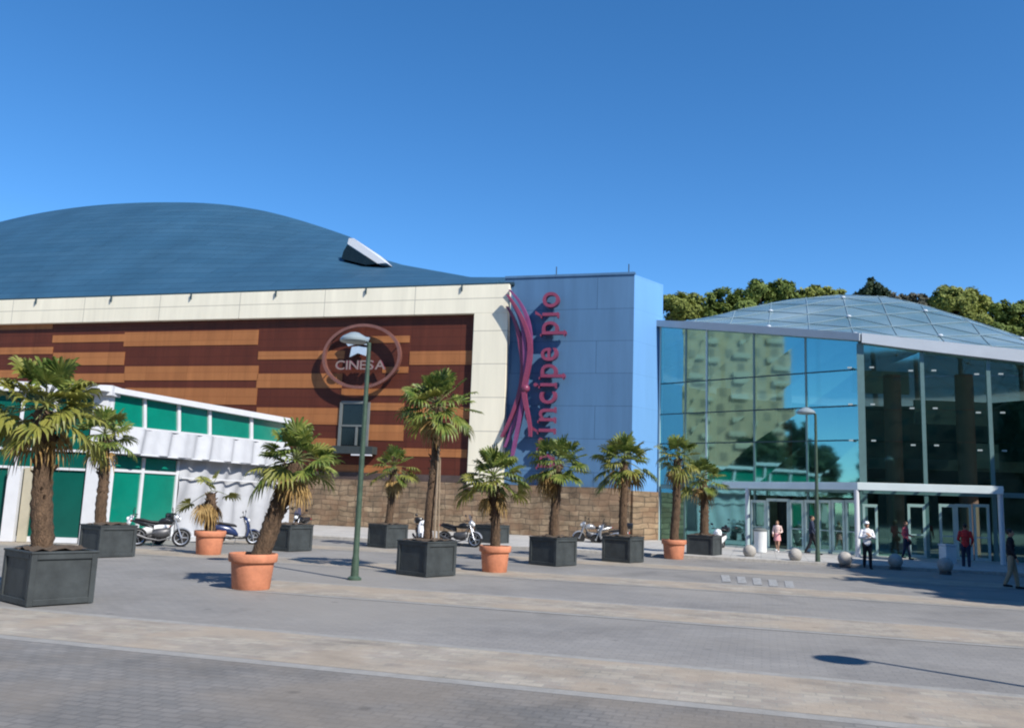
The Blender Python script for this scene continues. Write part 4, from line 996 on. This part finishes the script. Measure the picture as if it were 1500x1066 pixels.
# ------------------------------------------------------------------ people
def remesh(mb, name, mats, vox, inv, smooth=True):
    me0 = mb.mesh('tmp', [], None); o = bpy.data.objects.new('tmp', me0); COL.objects.link(o)
    md = o.modifiers.new('r', 'REMESH'); md.mode = 'VOXEL'; md.voxel_size = vox
    sm = o.modifiers.new('s', 'SMOOTH'); sm.iterations = 2 if vox < .0125 else 9; sm.factor = .5
    dg = bpy.context.evaluated_depsgraph_get(); me = bpy.data.meshes.new_from_object(o.evaluated_get(dg)); bpy.data.objects.remove(o)
    me.name = name; me.transform(inv)
    me.materials.clear()
    for m in mats: me.materials.append(m)
    me.shade_smooth(); return me
def person(label, px, py, H, face, stride=0.0, arms='down', top='white', legs='black', skirt=False, hair='hairdark', longhair=False, shorts=False, bag=None, zg=0.0, shoes='black', cap=None):
    p = ground(px, py, zg); t = thing('person', label, 'person', tuple(p), face, 'people near the glass hall')
    k = H / 1.72
    hipz = .90; s = stride
    # the figure faces -Y; x is its left-right
    J = {}
    for sd in (-1, 1):
        f = s * sd
        J['hip', sd] = V((.085 * sd, 0, hipz)); J['knee', sd] = V((.095 * sd, -.17 * f - .03, .49)); J['ank', sd] = V((.1 * sd, -.36 * f + (.03 if f < 0 else 0), .085 + (.05 if f < 0 else 0)))
        J['sh', sd] = V((.175 * sd, .01, 1.40))
        if arms == 'down': J['el', sd] = V((.235 * sd, .02 + .12 * f, 1.13)); J['wr', sd] = V((.24 * sd, -.05 + .22 * f, .89))
        elif arms == 'chest': J['el', sd] = V((.27 * sd, -.05, 1.14)); J['wr', sd] = V((.06 * sd, -.25, 1.22 + .03 * sd))
        elif arms == 'phone': J['el', sd] = V((.24 * sd, -.1, 1.16)); J['wr', sd] = V((.09 * sd, -.3, 1.34))
        elif arms == 'bent': J['el', sd] = V((.25 * sd, .03, 1.13)); J['wr', sd] = V((.2 * sd, -.2, 1.02 + .05 * sd))
    bodym = MB(); C = bodym.capsule
    def legs_(m, e=0.0, frm=0, to=1):
        for sd in (-1, 1):
            m.capsule(J['hip', sd], .088 + e, J['knee', sd], .056 + e); m.capsule(J['knee', sd], .055 + e, J['knee', sd].lerp(J['ank', sd], .35), .054 + e)
            m.capsule(J['knee', sd].lerp(J['ank', sd], .35), .054 + e, J['ank', sd], .036 + e)
    def torso(m, e=0.0, z0=.9):
        for z, w_, d_ in ((.92, .155, .105), (1.02, .14, .1), (1.14, .142, .1), (1.26, .16, .11), (1.36, .165, .1), (1.42, .12, .075)):
            if z >= z0: m.ball((0, 0, z), (w_ + e, d_ + e, .085 + e), 14, 8)
    def arm(m, e=0.0, frac=1.0):
        for sd in (-1, 1):
            m.capsule(J['sh', sd], .05 + e, J['el', sd], .038 + e)
            if frac > .5: m.capsule(J['el', sd], .038 + e, J['el', sd].lerp(J['wr', sd], frac), .027 + e)
    legs_(bodym); torso(bodym); arm(bodym)
    for sd in (-1, 1):
        a = J['ank', sd]; C(a + V((0, .02, -.045)), .035, a + V((.02 * sd, -.15, -.058)), .027)
        wv = J['wr', sd]; dr = (wv - J['el', sd]).normalized(); sx = dr.orthogonal().normalized(); sx = V((0, 1, 0)).cross(dr).normalized() if abs(dr.y) < .9 else V((1, 0, 0)); pn_ = dr.cross(sx)
        C(wv, .025, wv + dr * .085, .033)
        for q, ln_ in ((-1.5, .075), (-.5, .088), (.5, .082), (1.5, .065)):
            b_ = wv + dr * .1 + sx * q * .019; C(b_, .0095, b_ + dr * ln_ * .55 + pn_ * .008, .009, 6); C(b_ + dr * ln_ * .55 + pn_ * .008, .009, b_ + dr * ln_ + pn_ * .03, .008, 6)
        C(wv + dr * .03 + sx * .028, .011, wv + dr * .07 + sx * .065 + pn_ * .02, .009, 6)
    C((0, .01, 1.42), .055, (0, -.01, 1.52), .05)
    bodym.ball((0, -.01, 1.62), (.073, .092, .105), 16, 12); bodym.ball((0, -.035, 1.55), (.05, .06, .045), 10, 8)
    bodym.ball((0, -.105, 1.605), (.014, .022, .024), 8, 6)
    for sd in (-1, 1): bodym.ball((.076 * sd, .005, 1.61), (.012, .022, .032), 8, 6); bodym.ball((.03 * sd, -.085, 1.565), (.022, .02, .012), 8, 6)
    inv = Matrix.Scale(k, 4)
    def put(nm, me, par=t):
        o = bpy.data.objects.new(nm, me); COL.objects.link(o); o.parent = par; ROOTM[o.name] = ROOTM[t.name]; return o
    body = put('body', remesh(bodym, 'body', [M['skin']], .0095, inv))
    fm = MB()
    for sd in (-1, 1): fm.ball((.03 * sd, -.094, 1.635), (.013, .008, .008), 8, 6)
    put('eyes', fm.mesh('eyes', [M['hairdark']], inv))
    lm = MB(); lm.ball((0, -.095, 1.557), (.022, .009, .007), 8, 6); put('mouth', lm.mesh('mouth', [M['rosecloth']], inv))
    hm = MB(); hm.ball((0, .014, 1.648), (.084, .098, .098), 14, 10)
    if longhair: hm.ball((0, .05, 1.55), (.085, .06, .14), 12, 8); hm.ball((0, .06, 1.45), (.075, .05, .1), 12, 8)
    put('hair', remesh(hm, 'hair', [M[hair]], .012, inv))
    if cap:
        cm = MB(); cm.ball((0, .0, 1.69), (.093, .108, .075), 14, 8); cm.ball((0, -.11, 1.68), (.07, .07, .012), 12, 6); put('cap', remesh(cm, 'cap', [M[cap]], .012, inv))
    sm = MB(); torso(sm, .016, .9 if not skirt else 1.0); arm(sm, .014, .3 if arms == 'down' and top not in ('white', 'black', 'navy') else .92); put('shirt', remesh(sm, 'shirt', [M[top]], .013, inv))
    tm = MB()
    if skirt:
        tm.lathe((0, 0, 0), [(.02, .62), (.2, .62), (.17, .85), (.15, 1.02), (.02, 1.03)], 16); put('skirt', remesh(tm, 'skirt', [M[legs]], .013, inv))
    else:
        for sd in (-1, 1):
            tm.capsule(J['hip', sd], .1, J['knee', sd], .072)
            if not shorts: tm.capsule(J['knee', sd], .072, J['ank', sd] + V((0, 0, .02)), .056)
        tm.ball((0, 0, .92), (.168, .118, .1), 14, 8); put('trousers', remesh(tm, 'trousers', [M[legs]], .013, inv))
    hm = MB()
    for sd in (-1, 1):
        a = J['ank', sd]; hm.capsule(a + V((0, .025, -.04)), .042, a + V((.02 * sd, -.16, -.05)), .033)
    put('shoes', remesh(hm, 'shoes', [M[shoes]], .012, inv))
    if bag:
        g_ = MB(); g_.ball((.27, .03, .78), (.07, .17, .15), 14, 10); bo_ = put('bag', g_.mesh('bag', [M[bag]], inv, 3.2))
        g_ = MB(); g_.tube([(.24, .0, .9), (.2, .0, 1.2), (.17, .02, 1.44), (.2, .06, 1.2), (.25, .06, .9)], .012, 5); put('bag_strap', g_.mesh('bag_strap', [M[bag]], inv), bo_)
    return t
person('person in white top and black trousers standing with hands at chest, facing the plaza', 1271, 833, 1.72, R(-12), .12, 'chest', 'white', 'black', cap='white')
person('small person in pale pink top and pink skirt walking out of the open doorway', 1139, 808, 1.42, R(-30), .55, 'bent', 'palepink', 'pinkcloth', skirt=True, hair='hairbrown', shoes='white', zg=.12)
person('person in dark clothes walking behind the green street lamp before the doors', 1190, 812, 1.72, R(70), .7, 'down', 'navy', 'black', zg=.12)
person('person in rose red top with a brown bag behind a concrete ball', 1328, 819, 1.62, R(40), .3, 'bent', 'rosecloth', 'navy', hair='hairbrown', longhair=True, bag='brownbag', zg=.12)
person('person in bright red shirt standing in the shadow near the pale bin', 1416, 834, 1.78, R(150), .2, 'bent', 'redcloth', 'navy')
person('person in black jacket and beige trousers in the shadow at the right edge', 1483, 862, 1.74, R(60), .4, 'down', 'black', 'beige')

# ------------------------------------------------------------------ hill and trees
h = MB(); rr = []
for i in range(31):
    x = -20 + 190 * i / 30; col = []
    for j in range(11):
        y = 92 + 90 * j / 10; z = -1 + 18 * (1 - math.exp(-((y - 92) / 26) ** 2)) * (.85 + .25 * noise.noise(V((x * .03, y * .03, 2)))) * min(1, max(0, (x + 20) / 40)); col.append(V((x, y, z)))
    rr.append(col)
h.rings(rr, closed=False, cap=False); struct(h.build('hill', M['hill'], smooth=3.2))
def tree(name, label, base, blobs, mat, seed, leaf=.25, dens=3.0, group=None, trunk=.3, cat='tree'):
    rng = random.Random(seed); t = thing(name, label, cat, tuple(base), 0, group); base = V(base)
    m = MB(); cen = sum((V(b[0]) for b in blobs), V()) / len(blobs); low_ = min(b[0][2] - b[1] * .3 for b in blobs)
    fork = base.lerp(V((cen.x, cen.y, low_)), .75); m.tube([base, base.lerp(fork, .5) + V((.15, 0, 0)), fork], [trunk * 1.2, trunk, trunk * .8], 10)
    for b in blobs: m.tube([fork, fork.lerp(V(b[0]), .55) + V((0, 0, .2)), V(b[0])], [trunk * .55, trunk * .35, .04], 6)
    m.build('trunk', M['bark'], t, smooth=.9)
    m = MB()
    for c, r, fl_ in blobs:
        c = V(c); n = int(210 * r * r * dens)
        sub = [(V((rng.gauss(0, 1), rng.gauss(0, 1), rng.gauss(0, 1))).normalized(), rng.uniform(.75, 1.12)) for _ in range(14)]
        for _ in range(n):
            d, q = rng.choice(sub); v = (d * q * .72 + V((rng.gauss(0, 1), rng.gauss(0, 1), rng.gauss(0, 1))).normalized() * rng.uniform(.1, .36))
            pos = c + V((v.x * r, v.y * r, v.z * r * fl_))
            nn = (v.normalized() + V((rng.uniform(-1, 1), rng.uniform(-1, 1), rng.uniform(-.6, 1.2))) * .8).normalized(); a = nn.orthogonal().normalized(); a = Matrix.Rotation(rng.random() * 6.28, 3, nn) @ a; b_ = nn.cross(a); s = leaf * rng.uniform(.5, 1.1)
            m.add([pos - a * s, pos + b_ * s * .55, pos + a * s, pos - b_ * s * .55], [(0, 1, 2, 3)])
    m.build('crown', mat, t)
    return t
def hilltree(name, label, Y, spec, mat, seed, trunk=.3, **kw):
    """spec: pixel centre and pixel radius of each clump, placed at its own distance Y on the hill"""
    bl = []
    rg_ = random.Random(seed)
    for px, py, rp_, fl_ in spec:
        c = depth(px, py, Y + rg_.uniform(-1.5, 1.5)); bl.append((c, rp_ * 1.16 / FPX * Y, fl_))
    cx = sum(b[0].x for b in bl) / len(bl)
    base = V((cx, Y, 7)); tree(name, label, base, bl, mat, seed, trunk=trunk, group='trees on the hill behind the glass hall', **kw)
hilltree('pine_tree', 'olive coloured tree at the left end of the row above the glass roof', 98, [(990, 448, 24, .8), (1010, 446, 21, .85), (1002, 462, 26, .7), (978, 442, 14, .8)], M['pinelight'], 1)
hilltree('pine_tree', 'dark green tree rising beside the olive tree, left of the tallest crown', 100, [(1040, 450, 24, .9), (1062, 443, 24, .85), (1080, 452, 26, .8), (1052, 462, 22, .8)], M['pine'], 2)
hilltree('pine_tree', 'tallest broad rounded tree above the glass roof', 103, [(1112, 428, 24, .8), (1138, 427, 26, .75), (1150, 436, 22, .8), (1095, 440, 22, .8), (1125, 446, 28, .7)], M['pine'], 3)
hilltree('pine_tree', 'low spreading light green tree right of the tallest crown', 105, [(1178, 436, 20, .7), (1200, 431, 19, .6), (1222, 434, 18, .6), (1190, 446, 22, .6)], M['pinelight'], 4)
hilltree('conifer_tree', 'small dark spiky tree standing at the top of the dome', 104, [(1278, 422, 13, 1.1), (1270, 430, 13, .9), (1290, 431, 13, .9), (1258, 436, 10, .8), (1278, 442, 16, .8)], M['darktree'], 5)
hilltree('shrub_tree', 'low grey tree between the spiky tree and the rounded right tree', 112, [(1310, 437, 13, .7), (1330, 436, 13, .7), (1350, 439, 13, .7), (1340, 450, 18, .7), (1362, 454, 16, .7)], M['greytree'], 6)
hilltree('pine_tree', 'rounded olive tree to the right behind the dome', 100, [(1390, 436, 22, .8), (1412, 438, 24, .75), (1432, 448, 22, .7), (1400, 450, 26, .7), (1375, 444, 14, .8), (1395, 466, 24, .7), (1425, 470, 24, .7)], M['pinelight'], 7)
hilltree('pine_tree', 'dark olive tree at the right edge behind the dome', 99, [(1468, 456, 22, .8), (1490, 462, 24, .8), (1515, 462, 26, .8), (1480, 474, 24, .7), (1462, 482, 22, .7), (1500, 488, 26, .7), (1525, 485, 26, .7)], M['pine'], 8)
# trees and houses outside the frame: they throw the shadow at the right and stand in the glass reflections
rt = random.Random(5)
def bigtree(label, x, y, H, r, seed):
    bl = [((x + rt.uniform(-r, r) * .6, y + rt.uniform(-r, r) * .6, H - r * .7 + rt.uniform(-r, r) * .55), r * rt.uniform(.5, .7), .9) for _ in range(9)]
    tree('plane_tree', label, (x, y, 0), bl, M['darktree'], seed, leaf=.46, dens=1.35, group='plane trees beside the plaza', trunk=.35)
bigtree('dense plane tree just beyond the right edge of the view', 25.8, 22.0, 12.0, 5.4, 21)
bigtree('plane tree beyond the right edge, nearer the viewer', 23.8, 14.2, 12.5, 5.2, 22)
bigtree('plane tree farther right of the plaza beside the hall', 26.8, 27.8, 12.3, 5.0, 23)
bigtree('plane tree far right behind the viewer', 29.0, 3.0, 14.5, 5.5, 24)
for k_, (x, y, H, rr_) in enumerate(((-46, 24, 9.5, 4.2), (-50, 17, 11, 4.6), (-47, 9, 10, 4.6), (-44, 1, 10.5, 4.6), (-41, -7, 10, 4.6))):
    bigtree(('first', 'second', 'third', 'fourth', 'fifth')[k_] + ' tree, counted from the pavilion, of the row left of the view', x, y, H, rr_, 40 + k_)
def block(name, label, c, size, rz, mat, floors, colsn, wins_face, balc, winmat=M['dark']):
    t = thing(name, label, 'building', tuple(c), rz); w_, d_, h_ = size; Mx = ROOTM[t.name]
    m = MB(); m.box((0, 0, h_ / 2), (w_, d_, h_)); o = m.build('wall', mat, t, inv=False)
    m = MB(); b_ = MB(); f_ = MB()
    fh = h_ / floors; cw = w_ / colsn
    for i in range(floors):
        for j in range(colsn):
            x = -w_ / 2 + cw * (j + .5); z = fh * (i + .55)
            m.box((x, -d_ / 2 - .02, z), (cw * .38, .06, fh * .42)); 
        if balc:
            for j in range(0, colsn, 2):
                x = -w_ / 2 + cw * (j + .5); b_.box((x, -d_ / 2 - .19, fh * i + .45), (cw * .9, .34, .8))
    m.build('window', winmat, t, inv=False)
    if balc: b_.build('balcony', M['slabwhite'], t, inv=False)
    m = MB(); m.box((0, 0, h_ + .2), (w_ + .6, d_ + .6, .4)); m.build('roof', M['slabwhite'], t, inv=False)
    return t
APT = dict(c=V((-78, 22.3, 0)), rz=R(90), size=(17, 16, 38))
M['apt'] = brickmat('beige_apartment_wall', (.66, .42, .26), (.58, .37, .23), (.38, .30, .2), 3.0, 3.0, .03, axes='xz', var=.12, vscale=.15, bump=0)
block('apartment_tower', 'beige apartment tower out of view to the left, mirrored in the glass hall', APT['c'], APT['size'], APT['rz'], M['apt'], 13, 6, 0, True, surf('shuttered_window', (.36, .24, .16), .3, .3, .6))
block('shade_block', 'dark brick block added beyond the right edge of the view to shade the plaza', V((37.5, 12, 0)), (44, 17, 13), R(-90), M['aptbrick'], 4, 12, 0, False)  # unseen block added to keep sky light out of the right-hand shadow
block('apartment_block', 'long brown brick block behind the viewer', V((10, -75, 0)), (150, 14, 30), R(180), M['aptbrick'], 9, 36, 0, False)

# ------------------------------------------------------------------ light
w_ = bpy.data.worlds.new('World'); scene.world = w_; w_.use_nodes = True; nt = w_.node_tree; L = nt.links.new
sky = N(nt, 'ShaderNodeTexSky'); sky.sky_type = 'NISHITA'; sky.sun_disc = False; sky.sun_elevation = ELEV; sky.sun_rotation = math.atan2(SUN.x, SUN.y)
sky.altitude = 900; sky.air_density = .8; sky.dust_density = 0.0; sky.ozone_density = 3.0
bg = nt.nodes['Background']; bg.inputs['Strength'].default_value = .132
hs = N(nt, 'ShaderNodeHueSaturation'); hs.inputs['Saturation'].default_value = 1.25; hs.inputs['Hue'].default_value = .499; L(sky.outputs[0], hs.inputs['Color']); L(hs.outputs[0], bg.inputs['Color'])
sd = bpy.data.lights.new('sun', 'SUN'); sd.energy = 4.2; sd.angle = R(.5); sd.color = (1, .95, .87)
so_ = bpy.data.objects.new('sun', sd); COL.objects.link(so_)
dirv = V((SUN.x * math.cos(ELEV), SUN.y * math.cos(ELEV), math.sin(ELEV))); so_.rotation_euler = dirv.to_track_quat('Z', 'Y').to_euler(); so_.location = dirv * 60
vs = scene.view_settings; vs.view_transform = 'Standard'; vs.look = 'None'; vs.exposure = .66; vs.gamma = 1
scene.cycles.caustics_reflective = False; scene.cycles.caustics_refractive = False
scene.cycles.filter_width = 2.1; scene.cycles.transparent_max_bounces = 16; scene.cycles.max_bounces = 8
